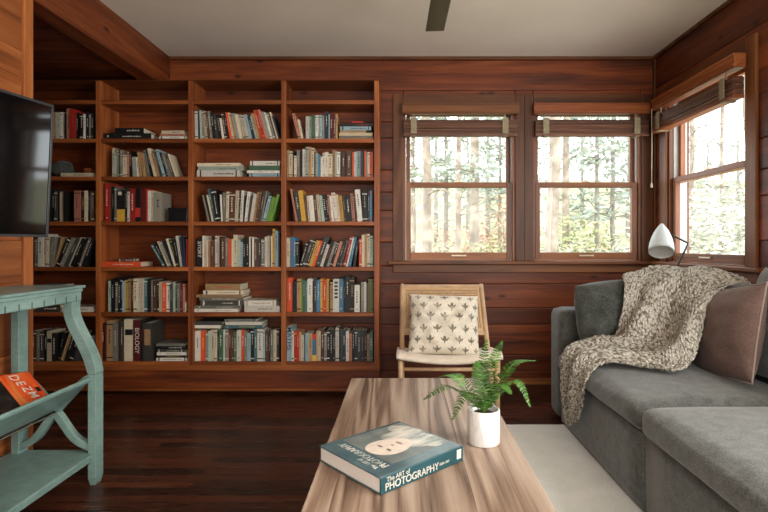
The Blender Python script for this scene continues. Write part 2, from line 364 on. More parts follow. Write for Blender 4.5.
bm = bm_new(); box(bm, xw(388), XR, DW-.05, DW+.02, WZ0-.026, WZ0, pl=.6); box(bm, XR-.05, XR, 2.62, DW-.05, WZ0-.026, WZ0, 1, pl=.6)
tag(finish('trim_5', bm, [casingX, casingY], bevel=.006), kind='structure')     # window stool
bm = bm_new(); box(bm, xw(393), XR, DW-.02, DW, WZ0-.085, WZ0-.026, pl=.8); box(bm, XR-.02, XR, 2.66, DW-.02, WZ0-.085, WZ0-.026, 1, pl=.8)
tag(finish('trim_6', bm, [casingX, casingY], bevel=.004), kind='structure')

# ------------------------------------------------------------ outside: ground and trees
def leafy(name, c1, c2, c3, sc=3):
    b = NB(name); return b.fin(b.ramp(b.noise(b.coord(), sc, 4), [(.35, c1), (.5, c2), (.65, c3)]), .8, 0, .2)
groundM = leafy('forest_ground', (112, 108, 84), (128, 132, 98), (150, 128, 108), .5)
barkM = leafy('pale_bark', (118, 106, 94), (142, 130, 116), (166, 154, 140), 6)
barkD = leafy('grey_bark', (112, 107, 98), (130, 124, 114), (148, 140, 130), 6)
pineM = leafy('hazed_pine_needles', (140, 148, 138), (164, 172, 160), (190, 196, 184)); bushM = leafy('yellow_green_leaves', (140, 146, 100), (160, 162, 120), (180, 176, 140)); sageM = leafy('hazed_sage_leaves', (152, 152, 138), (176, 176, 162), (198, 198, 186))  # pine and sage are paled: outdoor haze is mixed into their colours
rustM = leafy('rust_leaves', (164, 130, 108), (180, 152, 128), (190, 168, 146))
hz = lambda X, Y: -.9+max(0, (Y-5))*.09+max(0, Y-14)**2*.0035+.25*noise.noise((X*.12, Y*.12, 3))
bm = bm_new(); sheet(bm, [[Vector((x, y, hz(x, y))) for x in [-14+i*1.6 for i in range(40)]] for y in [DW+TH+.02]+[5+i*1.5 for i in range(30)]])
tag(finish('ground_outside', bm, groundM, smooth=True), kind='structure')
def tuft(bm, p, r, n):
    for _ in range(n):
        d = Vector((random.gauss(0, 1), random.gauss(0, 1), random.gauss(0, .5))); d.normalize(); q = p+d*r*random.random(); e = Vector((random.gauss(0, 1), random.gauss(0, 1), random.gauss(0, 1))).normalized()
        L = r*random.uniform(.5, 1.0); s = e.cross(d).normalized()*L*.16
        bm.faces.new([bm.verts.new(q), bm.verts.new(q+d*L*.5+s), bm.verts.new(q+d*L), bm.verts.new(q+d*L*.5-s)])
def tree(px, Y, r, h, label, fol=None, bark=None, lean=0, nb=10, zb=1.5, spread=1.4, tn=16, name='pine_tree', cat='tree', dens=5, group=None):
    X = (px-VX)/FPX*Y; z0 = hz(X, Y)-.1
    t = thing(name, (X, Y, z0), label, cat, group or 'trees beyond the windows')
    bm = bm_new(); pts = [Vector((X+lean*k*h/10+.05*noise.noise((k*.7, px, 0)), Y, z0+k*h/10)) for k in range(11)]
    tube(bm, pts, [r*(1-.06*k) for k in range(11)], 10); finish('trunk', bm, bark or barkM, t, smooth=True)
    bb = bm_new(); fb = bm_new()
    for i in range(nb):
        f = random.uniform(0, 1); z = zb+f*(h-zb); k = min(9, int(z/h*10)); p = pts[k].lerp(pts[k+1], z/h*10-k); a = random.uniform(0, 2*math.pi)
        L = spread*random.uniform(.5, 1)*(1-.5*f); tip = p+Vector((math.cos(a)*L, math.sin(a)*L, L*random.uniform(-.15, .35))); mid = (p+tip)/2+Vector((0, 0, .08*L))
        pp = spline([p, mid, tip], 6); tube(bb, pp, [r*.22*(1-.12*q) for q in range(7)], 5)
        if not fol:
            for q in range(5):
                s = pp[random.randint(1, 5)]; e = s+Vector((random.gauss(0, 1), random.gauss(0, 1), random.gauss(.2, .7)))*L*.3; tube(bb, [s, (s+e)/2+Vector((0, 0, .03)), e], [r*.09, r*.07, r*.03], 4)
        else:
            for q in range(tn): tuft(fb, pp[1].lerp(pp[-1], random.random())+Vector((random.gauss(0, .1)*L, random.gauss(0, .1)*L, random.gauss(0, .04))), .16*spread, dens)
    finish('branches', bb, bark or barkM, t, smooth=True)
    if fol: finish('foliage', fb, fol, t)
def bush(px, Y, w, h, mat, label, n=260, cat='bush', name='shrub', group='shrubs beyond the windows'):
    X = (px-VX)/FPX*Y; z0 = hz(X, Y)-.05; t = thing(name, (X, Y, z0), label, cat, group); st = bm_new(); fb = bm_new()
    for i in range(9):
        a = random.uniform(0, 6.28); e = Vector((X+math.cos(a)*w*.4, Y+math.sin(a)*w*.4, z0+h*random.uniform(.5, .9))); tube(st, [(X, Y, z0), (X+math.cos(a)*w*.1, Y+math.sin(a)*w*.1, z0+h*.4), e], [.02, .015, .006], 5)
    for i in range(n):
        d = Vector((random.gauss(0, 1), random.gauss(0, 1), random.gauss(0, 1))).normalized()*random.random()**.4
        tuft(fb, Vector((X+d.x*w*.5, Y+d.y*w*.5, z0+h*.55+d.z*h*.45)), .16, 5)
    finish('stem', st, barkM, t, smooth=True); finish('leaves', fb, mat, t)
tree(427, 7.5, .085, 7, 'thick pale trunk at the left side of the left window', None, nb=8, zb=2.4, spread=1.2)
tree(413, 12, .07, 9, 'thin pale trunk hugging the left edge of the left window', pineM, nb=16, zb=2.2, spread=1.6)
tree(446, 13, .07, 9, 'slim trunk right of the thick pale trunk, left window', pineM, bark=barkD, nb=16, zb=2.6, spread=1.6)
tree(457, 8.6, .06, 7, 'speckled slender trunk in the middle of the left window', None, lean=.01, nb=10, zb=1.8, spread=1.1)
tree(475, 9.5, .11, 8, 'broad pale trunk right of centre in the left window', pineM, nb=16, zb=2.8, spread=1.8)
tree(500, 15, .06, 9, 'thin dark trunk at the right edge of the left window', pineM, bark=barkD, nb=24, zb=1.8, spread=2.0)
tree(546, 6.4, .095, 7, 'leaning pale trunk at the left side of the middle window', None, lean=.035, nb=5, zb=2.6, spread=.9)
tree(566, 9.5, .08, 8, 'straight pale trunk behind the leaning one, middle window', pineM, nb=14, zb=3.0, spread=1.3)
tree(597, 12, .06, 9, 'dark conifer with level branches in centre of middle window', pineM, bark=barkD, nb=34, zb=1.8, spread=2.0, tn=8)
tree(613, 13.5, .07, 10, 'tall conifer with level branches right in the middle window', pineM, bark=barkD, nb=36, zb=1.6, spread=2.3, tn=8)
tree(640, 14, .07, 9, 'conifer showing at the right edge of the middle window', pineM, bark=barkD, nb=26, zb=2.2, spread=1.8, tn=12)
tree(692, 9.5, .055, 9, 'bare tree with fine forking twigs left in the side window', None, nb=30, zb=2.0, spread=1.8)
tree(722, 11, .05, 9, 'bare tree with fine forking twigs centre of the side window', None, nb=30, zb=2.2, spread=1.8)
tree(752, 8.6, .06, 8, 'bare tree near the right edge of the side window', None, lean=-.02, nb=26, zb=1.6, spread=1.6)
for q_, (px, Y) in enumerate(((404, 26), (436, 24), (468, 28), (488, 22), (515, 25), (556, 24), (582, 29), (628, 25), (660, 28), (680, 22), (708, 27), (738, 24), (765, 26))):
    tree(px, Y, .11, 5 if px > 670 else 8, 'distant hazy conifer, %s from left of the row far behind the nearer trees' % ['first', 'second', 'third', 'fourth', 'fifth', 'sixth', 'seventh', 'eighth', 'ninth', 'tenth', 'eleventh', 'twelfth', 'thirteenth'][q_], pineM, bark=barkD, nb=12, zb=1.0, spread=2.2, tn=9, dens=4, group='distant conifers on the slope')
bush(575, 9, 1.9, 2.2, bushM, 'wide yellow green bush low in the middle window', 420)
bush(610, 8.5, 2.0, 1.75, sageM, 'grey green bush low right in the middle window', 380)
bush(552, 10, 1.4, 2.0, sageM, 'sage bush behind the leaning trunk in the middle window', 240)
bush(488, 9, 1.6, 1.7, bushM, 'low green bush at the right of the left window', 260)
bush(462, 11, 1.8, 2.2, rustM, 'rust leaved bush low in the centre of the left window', 220)
bush(436, 10.5, 1.5, 1.5, sageM, 'sage bush behind thick pale trunk in the left window', 220)
bush(505, 12, 1.6, 2.6, rustM, 'rust leaved bush at right edge of the left window', 200)
bush(700, 7.5, 2.4, 2.6, sageM, 'pale tangled bush left in the side window', 560)
bush(738, 8.5, 2.6, 2.8, sageM, 'pale tangled bush right in the side window', 560)

# ------------------------------------------------------------ ceiling fan
fx, fy = .175, 2.08
f = thing('ceiling_fan', (fx, fy, HC), 'dark ceiling fan with its blade tip hanging at the top centre', 'ceiling fan')
bm = bm_new(); lathe(bm, [(.0, 0), (.07, 0), (.06, -.04), (.014, -.05), (.014, -.16)], (fx, fy, HC), 24); finish('canopy', bm, fanMetal, f, smooth=True)
bm = bm_new(); lathe(bm, [(.0, .0), (.05, 0), (.1, -.03), (.105, -.1), (.06, -.13), (0, -.135)], (fx, fy, HC-.16), 32); finish('motor', bm, fanMetal, f, smooth=True)
for k in range(5):
    M = Matrix.Translation((fx, fy, HC-.27)) @ Matrix.Rotation(R(90+72*k-90), 4, 'Z') @ Matrix.Rotation(R(8), 4, 'Y')
    bm = bm_new(); vs = []
    for (x, y) in ((-.04, .12), (-.052, .62), (.044, .58), (.05, .12)):
        vs.append((M @ Vector((x, y, .004)), M @ Vector((x, y, -.004))))
    T = [bm.verts.new(a) for a, b in vs]; Bv = [bm.verts.new(b) for a, b in vs]
    bm.faces.new(T); bm.faces.new(Bv[::-1])
    for i in range(4): bm.faces.new((T[i], Bv[i], Bv[(i+1) % 4], T[(i+1) % 4]))
    bl = finish('blade', bm, fanM, f, bevel=.003)
    bm = bm_new(); box(bm, -.014, .014, .07, .17, -.012, -.004, M=M); finish('blade_bracket', bm, fanMetal, bl, bevel=.002)

# ------------------------------------------------------------ bookcase
YC = 3.53; YBK = 3.775
xc = lambda px, Y=YC: (px-VX)*Y/FPX
zc = lambda y, Y=YC: H_EYE-(y-VY)*Y/FPX
DIV = [(2.5, 7.5), (95.5, 100.5), (188, 193), (281, 286), (374, 379)]
SH = [102, 140.5, 178.5, 223.5, 269, 314.5, 364]
case = thing('bookcase', (xc(190), YC, 0), 'full height pine bookcase of four columns along the back wall', 'bookcase')
for a, b in DIV: one_box('upright', xc(a), xc(b), YC, YBK, zc(370)-.0, zc(80.5), caseZ, case, bevel=.003)
one_box('top_board', xc(2.5), xc(379.5), YC-.006, YBK, zc(80.5), 2.165, caseX, case)
for i, y in enumerate(SH[:-1]):
    for k in range(4):
        one_box('shelf', xc(DIV[k][1])+.0005, xc(DIV[k+1][0])-.0005, YC+.002, YBK-.012, zc(y)-.014, zc(y)+.014, caseX, case)
for k in range(4): one_box('shelf', xc(DIV[k][1])+.0005, xc(DIV[k+1][0])-.0005, YC+.002, YBK-.012, zc(364)-.016, zc(364)+.014, caseX, case)
one_box('bottom_rail', xc(2.5), xc(380), YC-.008, YC+.03, zc(370)-.004, zc(365), caseX, case)
one_box('base_board', xc(2.5), xc(379), YC+.012, YC+.03, .04, zc(370)-.004, wallX, case)
one_box('base_lip', xc(2.5), xc(380), YC-.002, YC+.03, .022, .04, caseX, case)
one_box('toe_board', xc(2.5), xc(378), YC+.06, YC+.08, 0, .022, casingX, case)
bm = bm_new()
zz = [zc(370), .45, .62, .85, 1.03, 1.2, 1.42, 1.6, 1.78, 1.93, 2.05, zc(80.5)]
for a, b in zip(zz, zz[1:]): box(bm, xc(2.5), xc(379), YBK-.012, YBK+.012, a, b)
finish('back_panel', bm, wallX, case, bevel=.003)

PAL = dict(c=((205, 192, 166), 'cream'), w=((214, 210, 200), 'white'), k=((26, 26, 25), 'black'), g=((122, 120, 110), 'grey'), d=((62, 60, 56), 'charcoal'),
    t=((172, 138, 98), 'tan'), o=((212, 82, 42), 'orange'), r=((172, 44, 34), 'red'), b=((72, 122, 154), 'blue'), n=((38, 50, 66), 'navy'), l=((150, 176, 184), 'pale blue'),
    y=((206, 160, 62), 'yellow'), p=((184, 122, 102), 'pink'), e=((66, 100, 74), 'green'), u=((88, 56, 40), 'brown'), m=((92, 30, 30), 'maroon'), v=((96, 98, 48), 'olive'),
    h=((104, 146, 58), 'lime green'), a=((164, 180, 168), 'pale green'), q=((70, 108, 112), 'teal'),
    Y=((206, 160, 62), 'black and yellow'), K=((26, 26, 25), 'black and red'), C=((160, 155, 140), 'pale grey'), N=((150, 176, 184), 'pale blue lettered'), W=((214, 210, 200), 'black dotted white'), G=((62, 60, 56), 'charcoal pictured'), Z=((72, 122, 154), 'multicoloured'), L=((205, 192, 166), 'black labelled cream'), T=((26, 26, 25), 'black white lettered'), B=((92, 30, 30), 'white lettered maroon'))
bmats = {}
def book_mat(code):
    if code in bmats: return bmats[code]
    c, nm = PAL[code]; b = NB('cover_'+nm.replace(' ', '_')); oi = b.n('ShaderNodeObjectInfo'); n = b.noise(b.coord(), 40, 3)
    s = srgb(c); col = b.mix(1.0, s, b.ramp(oi.outputs['Random'], [(0, (.68, .66, .64, 1)), (1, (1.12, 1.1, 1.06, 1))]), 'MULTIPLY')
    col = b.mix(1.0, col, b.ramp(n, [(.35, (.88, .88, .88, 1)), (.65, (1, 1, 1, 1))]), 'MULTIPLY')
    bmats[code] = b.fin(col, .5, 0, .4); return bmats[code]
pageM = plain('paper_pages', (206, 196, 172), .9, var=.08, scale=200)
INK = {c: plain('print_'+n, v, .5) for c, n, v in (('w', 'white', (206, 200, 186)), ('k', 'black', (24, 24, 24)), ('r', 'red', (180, 50, 40)), ('y', 'gold', (205, 165, 70)), ('n', 'navy', (30, 52, 84)), ('t', 'tan', (150, 118, 84)))}
def book_mesh(t, h, d, code, flat=False):
    """spine at y=0; thickness along x, height along z (flat: thickness z, height x)"""
    bm = bm_new(); c = min(.0022, t*.16)
    def bx(x0, x1, y0, y1, z0, z1, mi):
        if flat: box(bm, z0, z1, y0, y1, x0, x1, mi)
        else: box(bm, x0, x1, y0, y1, z0, z1, mi)
    bx(0, c, .002, d, 0, h, 0); bx(t-c, t, .002, d, 0, h, 0)
    sg = 3                                                  # gently rounded spine
    for i in range(sg):
        x0, x1 = t*i/sg, t*(i+1)/sg; y = 0 if i == 1 else .0012
        bx(x0, x1, y, .0035, 0, h, 0)
    bx(c, t-c, .0035, d-.003, .003 if not flat else .003, h-.003, 1)
    ink = 'w' if code in 'kdnubemroqKBTGZg' else 'k'
    if random.random() < .2: ink = random.choice('rynt')
    z = h*random.uniform(.75, .86); s = -.0003
    if code in 'YKLWGZN':
        if code == 'Y': bx(0, t, s, .002, h*.40, h, 2); ink = 'k'; bx(t*.15, t*.6, s-.0004, .002, h*.86, h*.97, 3)
        elif code == 'K': bx(0, t, s, .002, h*.14, h*.42, 2); ink = 'r'
        elif code == 'L': bx(t*.1, t*.95, s, .002, h*.62, h*.76, 2); ink = 'k'
        elif code == 'W':
            for q in range(5): bx(t*.25, t*.8, s, .002, h*(.42+.11*q), h*(.48+.11*q), 2)
            ink = 'k'
        elif code == 'G': bx(t*.15, t*.8, s, .002, h*.42, h*.84, 2); ink = 't'
        elif code == 'Z': bx(0, t, s, .002, h*.8, h, 2); bx(0, t, s, .002, 0, h*.22, 3); ink = 'r'
        elif code == 'N': ink = 'n'
    elif code not in 'TB' and t > .012:
        n = random.choice((1, 2, 2)); w = t*random.uniform(.14, .3)
        if random.random() < .35: bx(0, t, s, .002, h*.9, h*.93, 2); bx(0, t, s, .002, h*.07, h*.1, 2)
        zt = z; x = t/2-w/2
        while zt > h*random.choice((.25, .4, .5)): L_ = random.uniform(.004, .014); bx(x, x+w*random.uniform(.6, 1), s, .002, max(zt-L_, h*.2), zt, 2); zt -= L_+.006
        if random.random() < .4: bx(t*.35, t*.65, s, .002, h*.09, h*.115, 2)
    me = bpy.data.meshes.new('book'); bm.to_mesh(me); bm.free()
    for m_ in (book_mat(code), pageM, INK[ink], INK['w' if code == 'Y' else 'y']): me.materials.append(m_)
    return me
ORD = ['', 'first', 'second', 'third', 'fourth', 'fifth', 'sixth', 'seventh', 'eighth', 'ninth', 'tenth', 'eleventh', 'twelfth', 'thirteenth', 'fourteenth', 'fifteenth', 'sixteenth', 'seventeenth', 'eighteenth', 'nineteenth', 'twentieth']
BAYN = ['far left', 'second', 'third', 'right']; ROWN = ['', 'top book row', 'second row', 'third row', 'fourth row', 'fifth row', 'bottom row']
YS = 3.555; PXM = YS/FPX
def poly(x, t, h, a):                         # a>0 leans to the right; x = left end of its footprint
    if a >= 0: piv = Vector((x+t/math.cos(a), 0)); loc = [(-t, 0), (0, 0), (0, h), (-t, h)]
    else: piv = Vector((x, 0)); loc = [(0, 0), (t, 0), (t, h), (0, h)]
    c, s = math.cos(a), math.sin(a)
    return [Vector((piv.x+p*c+q*s, -p*s+q*c)) for p, q in loc], piv
def hit(P, Q):
    for A in (P, Q):
        for i in range(4):
            e = A[(i+1) % 4]-A[i]; n = Vector((-e.y, e.x)); p = [n.dot(v) for v in P]; q = [n.dot(v) for v in Q]
            if max(p) <= min(q)+1e-7 or max(q) <= min(p)+1e-7: return False
    return True
ALLB = 0
def row(bay, r, x0, x1, spec):
    global ALLB
    zb = zc(SH[r])+.0142; items = []
    for tk in spec.split():
        if tk[0] == '_': items.append(float(tk[1:])); continue
        m = re.match(r'([A-Za-z])([\d.]+)/([\d.]+)(?:([<>])([\d.]+))?$', tk)
        a = R(float(m[5])) if m[5] else 0.0
        items.append((m[1], float(m[2])*PXM, min(float(m[3])*PXM, .29), -a if m[4] == '<' else a))
    X0, X1 = xc(x0, YS), xc(x1, YS); sc = 1.0
    for _ in range(40):
        cur = X0; out = []; 
        for it in items:
            if isinstance(it, float): cur += it*PXM*sc; continue
            code, t, h, a = it; t *= sc
            P, piv = poly(cur+.0004, t, h, a)
            while min(v.x for v in P) < X0-.0005 or any(hit(P, q[0]) for q in out[-5:]): cur += .0012; P, piv = poly(cur+.0004, t, h, a)
            out.append((P, piv, code, t, h, a)); cur += t/math.cos(a)+.0003
        end = max(max(v.x for v in o[0]) for o in out)
        if end <= X1+.0003: break
        sc *= .985
    n = len(out); cols = [o[2] for o in out]; labs = []
    for i, o in enumerate(out):
        nm = PAL[o[2]][1]; place = '%s of %s bookcase column' % (ROWN[r], BAYN[bay])
        L_ = PAL[cols[i-1]][1] if i else None; Rr = PAL[cols[i+1]][1] if i < n-1 else None
        key = [(cols[j-1] if j else '', cols[j], cols[j+1] if j < n-1 else '') for j in range(n)]
        ln = 'leaning ' if abs(o[5]) > R(4) else 'upright '
        if cols.count(o[2]) == 1: lab = 'only %s book in %s' % (nm, place)
        elif L_ and Rr and key.count(key[i]) == 1 and len(('%s book between %s and %s, %s' % (nm, L_, Rr, place)).split()) <= 16: lab = '%s book between %s and %s, %s' % (nm, L_, Rr, place)
        elif i == 0: lab = '%s%s book at left end, %s' % (ln, nm, place)
        elif i == n-1: lab = '%s%s book at right end, %s' % (ln, nm, place)
        else:
            s_, k_ = ('left', i+1) if i < n/2 else ('right', n-i); lab = '%s book %s from %s, %s' % (nm, ORD[min(k_, 20)], s_, place)
        P, piv, code, t, h, a = o
        d = min(.215, max(.12, h*.7)); me = book_mesh(t, h, d, code); b = bpy.data.objects.new('book', me); COL.objects.link(b)
        dx = -t if a >= 0 else 0
        me.transform(Matrix.Translation((dx, 0, 0)))
        b.location = (piv.x, YS-.004+random.uniform(-.004, .012), zb); b.rotation_euler = (0, a, 0)
        tag(b, lab, 'book', 'standing books, %s of %s column' % (ROWN[r], BAYN[bay])); ALLB += 1; labs.append(b)
    return zb, out, labs
def flat(bay, r, x0, x1, y0, y1, code, lab, zoff=0, rz=0, dy=0, d=.18):
    """lying book, px box x0..x1, y0 (bottom) .. y1 (top)"""
    X0, X1 = xc(x0, YS), xc(x1, YS); me = book_mesh((y0-y1)*PXM-.0006, X1-X0, d, code, True)
    b = bpy.data.objects.new('book', me); COL.objects.link(b); me.transform(Matrix.Translation((-(X1-X0)/2, 0, 0)))
    b.location = ((X0+X1)/2, YS-.004+dy, zc(SH[r])+.0145+zoff); b.rotation_euler = (0, 0, R(rz)); tag(b, lab, 'book', 'flat books, %s of %s column' % (ROWN[r], BAYN[bay])); return b
def stack(bay, r, base, lst):
    z = 0
    for (x0, x1, th, code, rz, lab) in lst:
        flat(bay, r, x0, x1, th, 0, code, '%s, %s of %s bookcase column' % (lab, ROWN[r], BAYN[bay]), base+z, rz, random.uniform(0, .01)); z += th*PXM

# second column
stack(1, 1, 0, [(103, 151, 6, 'k', 0, 'wide black flat book under a smaller black one'), (115, 144, 5.3, 'k', -1, 'smaller black flat book on a wide black one')])
stack(1, 1, 0, [(159, 187, 3, 'w', 0, 'white flat booklet, lowest at right'), (160, 186, 2.4, 'p', 2, 'pinkish flat booklet between two pale ones'), (161, 184, 3.4, 'c', -2, 'cream flat booklet on top of the right pile')])
row(1, 2, 112, 187.5, "c2/29 a2.4/24 g2/28 k2/25 g2/27 c4.5/22 p2/25 k3/26 a3/20<3 w2.5/20<4 t2.5/25<5 t3/24<7 g2.4/27<9 k2/27<11 c2.8/29<14 t2.8/24<15 d2/26<16 l2.6/28<16 k2/25<17 g3.4/24<17 d2/22<18 c1.5/24<19")
row(1, 3, 105, 167, "r5/38 d1.5/36 k2.5/35 g2/35 Y8/31 d3/34 w2/30 r5.5/33 K5.5/33 B5.5/32 r1.5/33 w3/31 c3/31 C9/29")
row(1, 4, 150, 187.3, "q3/25<30 k3/26<27 c3/27<23 g3/27<22 k2.4/27<19 w3/29<17 k3/28<14 k2.6/28<12 w3.6/31<9 n2.2/30<5 n2/29<3 r2.2/28")
flat(1, 4, 101.5, 141, 5, 0, 'o', 'bright orange flat book lying left, fourth row of second bookcase column')
flat(1, 4, 117, 133, 3, 0, 'u', 'small brown booklet lying on the orange book, fourth row', 5*PXM, 12, .03, .1)
row(1, 5, 108, 187.3, "a3.5/31 k4/33 g3/30 k3/35 k2/34 l2.6/31 y3/32 t3/33 u3/31 c4/33 w4/33 c3/33 q4/33 k4/33 g2/32 u4/31 k2/30 c3.5/30 o4/29 w4.5/29 d3/28 a2.5/30 k2/30 g3/29 m2.5/29 p2.5/28 c1.5/10")
row(1, 6, 101, 156, "k4/38 m1/36 t6/40 g5.5/38 u3/36 d3/40 L9/42 B8/41 k2.5/40 G9/38")
stack(1, 6, 0, [(147+9, 187, 3.4, 'w', 0, 'white flat magazine at the bottom of dark pile'), (156.5, 186, 2.4, 'k', 1, 'black flat magazine second from bottom of pile'), (157, 187, 3.2, 'w', 0, 'white flat magazine in middle of dark pile'), (156.5, 184, 2.6, 'd', -1, 'charcoal flat magazine above the middle white one'), (158, 187, 3.4, 'k', 1, 'thick black flat magazine near pile top'), (156.5, 185, 2.6, 'g', 0, 'grey flat magazine on top of dark pile')])
# third column
row(2, 1, 194.5, 280, "w3/28<1 n1.5/30<1 a2/29<2 g2/29<3 c3/28<4 u2/27<5 g2/28<6 k3/27<6 d3/25<7 k3/25<8 w2/21<8 u3/27<8 k2/27<9 o2/27<10 c2/27<10 t2/26<11 a3/26<12 c3/25<12 w3/25<13 c3/24<13 l3/25<13 n3/24<14 a2/24<14 t2.5/26<14 o3/30<15 r2.4/30<15 p2/30<15 a3/28<15 w2/27<15 g2/27<16 d1.5/28<16 c1.5/28<16 n1.5/24<16")
stack(2, 2, 0, [(197, 240, 6.6, 'w', 0, 'thick white flat book, lowest at left'), (198, 242, 4, 'a', 1, 'pale green flat book between two pale ones'), (197, 240, 3.4, 'c', -1, 'cream flat book on top of the left pile')])
stack(2, 2, 0, [(249, 280, 3.8, 'l', 0, 'pale blue flat book, lowest at right'), (247, 280, 2.6, 'w', 0, 'thin white flat book under the green one'), (249, 280, 5, 'e', 0, 'green flat book with a white one on top'), (250, 280, 4.6, 'w', 0, 'white flat book on top of right pile')])
row(2, 3, 202, 280.3, "g2/27<13 k2/27<13 c2/27<12 q3/33<11 k6/32<9 w2/27<3 g3.4/29 c3/30>1 u7/29>1 c4/31>2 k2.4/25>2 w3/31>3 k1.6/26>4 w4/30>6 d2/26>7 w4/28>8 t3/30>9 u3/31>9 d3/31>10 g1.6/31>10 l4/26>14 h4/25>16 h3/28>17")
row(2, 4, 196.5, 280.3, "T7/28 w1.6/31 c4/26 w1.2/27 t3/26 u5/26 w3/31 c2.5/31 k2/30 u5/29 g3.5/29 o4.5/28 c2/28 c5/32 a3.5/27 l3/25 k3/29 k4/29 w2/30 k2/29 w2/29 u4/28 d5/28 g4/28 w3/30 c3/31 k1/30 c2/31 y3/38 l4/36 k2/33")
stack(2, 5, 0, [(193.5, 238, 3.2, 'w', 0, 'white flat book under the tall left pile'), (195, 240, 3.2, 'g', 1, 'grey flat book second from foot of left pile'), (200, 243, 5, 'd', 0, 'charcoal flat book midway up the left pile'), (199, 243.5, 3, 'g', -2, 'grey flat book above the charcoal one, left pile'), (196, 242, 3, 't', 0, 'wide tan flat book high in left pile'), (203, 243, 4, 'c', 1, 'cream flat book second from pile top'), (205, 240, 6.6, 't', -1, 'thick tan flat book crowning the left pile')])
stack(2, 5, 0, [(244.5, 280, 6.2, 'w', 0, 'wider white flat book of the right pair'), (244.5, 276, 5.4, 'w', 0, 'shorter white flat book on the wider one')])
row(2, 6, 194.5, 280.3, "w6/30 o6/30 g3/29 a2/30 c4/31 c3/31 k2/30 e4.5/31 w2/31 g4/30 m2.5/30 u3/30 e3/29 w4.5/31 o3.5/31 g3/30 l4/28 k3.5/32 q3.5/32 w6/32 l2/31 u4/31 k2/31 g3/31 c3/31 d3/32")
for (x0, x1, t_, c_, z_, l_) in ((194, 220, 3.2, 'w', 32.6, 'white flat magazine laid across the left books, bottom row of third column'), (194, 222, 3.6, 'd', 35.9, 'charcoal flat magazine upper left above the white one, bottom row'), (223, 262, 3.2, 'q', 32.6, 'teal flat book laid across the middle books, bottom row of third column'), (225, 262, 3.2, 'w', 35.9, 'white flat magazine on the teal book, bottom row'), (224, 256, 2.6, 'g', 39.2, 'grey flat magazine on top of middle pile, bottom row')):
    flat(2, 6, x0, x1, t_, 0, c_, l_, z_*PXM, 0, .01)
# right column
row(3, 1, 292, 337.5, "p3.5/26<14 c2.5/20<12 _3 w4/23 a3.5/23 e4.5/24 w4/24 _1 l3/24 g3/24 n5.5/28 l1.5/25 m4/25 m3/24 t2.4/25")
stack(3, 1, 0, [(339, 373, 3.2, 'g', 0, 'grey flat book, lowest of the right pile'), (339, 372.5, 3.2, 'c', 0, 'cream flat book second from pile bottom'), (340, 366, 2.4, 't', 1, 'tan flat book in the pile middle'), (340, 371, 4, 'l', 0, 'pale blue flat book under a black one'), (340, 373, 3.6, 'k', 0, 'black flat book second from pile top'), (352, 363, 1.6, 'r', 0, 'small red flat booklet on the pile top')])
row(3, 2, 286.5, 373.5, "t2.5/27 c4.5/26 k1.5/26 c3/21 g3.5/27 k1.5/24 k1.5/25 w4/28 a3/30 t3.5/30 c3/29 k1.5/25 a3/24 b3/22 w2/20 c2.5/24 w4/25 c5/23 t3/27 a2/26 w4/25 k1.5/24 u4/24 k2/25 u5/26 k1/25 o2/25 w3/25 l5/26 d2/25 k2/26 o1.5/26 g2/25 c2.5/25 o4/25")
row(3, 3, 290, 373.3, "p2/33<10 d4/31<8 y4.5/31<7 u2/27<6 c2/26<5 w4.5/26<5 u3/27<5 c3/27<5 a3/26<6 k3/27<6 k2/27<6 p2/27<6 w2/26<6 w3.6/29<7 c3/27<7 y3/26<6 d2/26<5 k6/26<5 p3/28<5 k2/27<5 w5/32<5 k5/30<1 n2/30 b2.5/31")
row(3, 4, 286.5, 373.5, "c4/29 b4/30 b2/29 k4/26 k3/25>16 d4/29>18 k3/28>18 y4/27>18 o2.5/27>18 d6/31>18 w3/23>18 k4/26>18 g3/26>18 k3/26>18 p3/26>17 k3.5/27>16 d3/28>16 r3/31>14 w1.5/30>13 b3/30>12 k3/27>8 o3/28 c3/32 t3/33 c3/33 a4/31")
row(3, 5, 287, 373.5, "o5.5/34 k5/30 t4.5/33 h1.5/31 e3/32 q2/31 w6/33 k1.4/31 d2.5/33 b4/32 y3/33 o3.5/33 y3/33 k1/31 t3/30 W6.5/33 b4.5/33 n2/32 k5/35 k5/34 w5.5/27 k1.5/28 g3/30 w2.5/30 d2/29 v2.6/33 v3/33")
row(3, 6, 286.5, 373.5, "N6/34 w2.5/30 r3/30 r3/30 t2/29 w4/26 k1/26 l4/28 t4/28 Z4.5/27 t2/30 c3/30 u4/31 g3/29 k3.5/31 k3.5/31 k3/31 w4/33 k2/33 d2/32 n4/31 w3.5/30 p3.5/28 k3/31 n3/31 d4/31 n4/31 k3/30 t3/27 q4/29")
# far left column (mostly in shadow)
row(0, 1, 40, 95, "k5/26 g2.4/28 t3/26 a3/27 t2.5/27 a4/27 w2.5/27 c2/27 k1.6/26 p4.5/31 r5/30 k2/27 _2 k4/25 w2/25 k4/27 g2/25 k3/26")
flat(0, 2, 61, 94, 4, 0, 'c', 'cream flat book with a small box on it, second row, far left')
row(0, 3, 42, 95, "k5/33 k4/33 k4/32 d3/31 k1.6/31 c5.2/30 k1.5/31 _9 p6.5/31 k4/30 c3.5/31 k2/31 g3/30 u2/30")
row(0, 4, 34, 95, "g5/28 w6/33 c3/31 c4/30 g4/30>4 t3/30>14 k4/31>24 g4/30>24 d4/30>23 w2.6/31>23 k4/30>23 k4/30>22 g2.5/29>21 k4/29>20")
stack(0, 5, 0, [(32, 60, 7, 'd', 0, 'thick charcoal flat book, lowest at left'), (33, 59, 6, 'g', 0, 'grey flat book above the thick charcoal one'), (32, 60, 7, 'd', 1, 'charcoal flat book second from the pile top'), (34, 57, 7, 'g', -1, 'grey flat book on top of the left pile')])
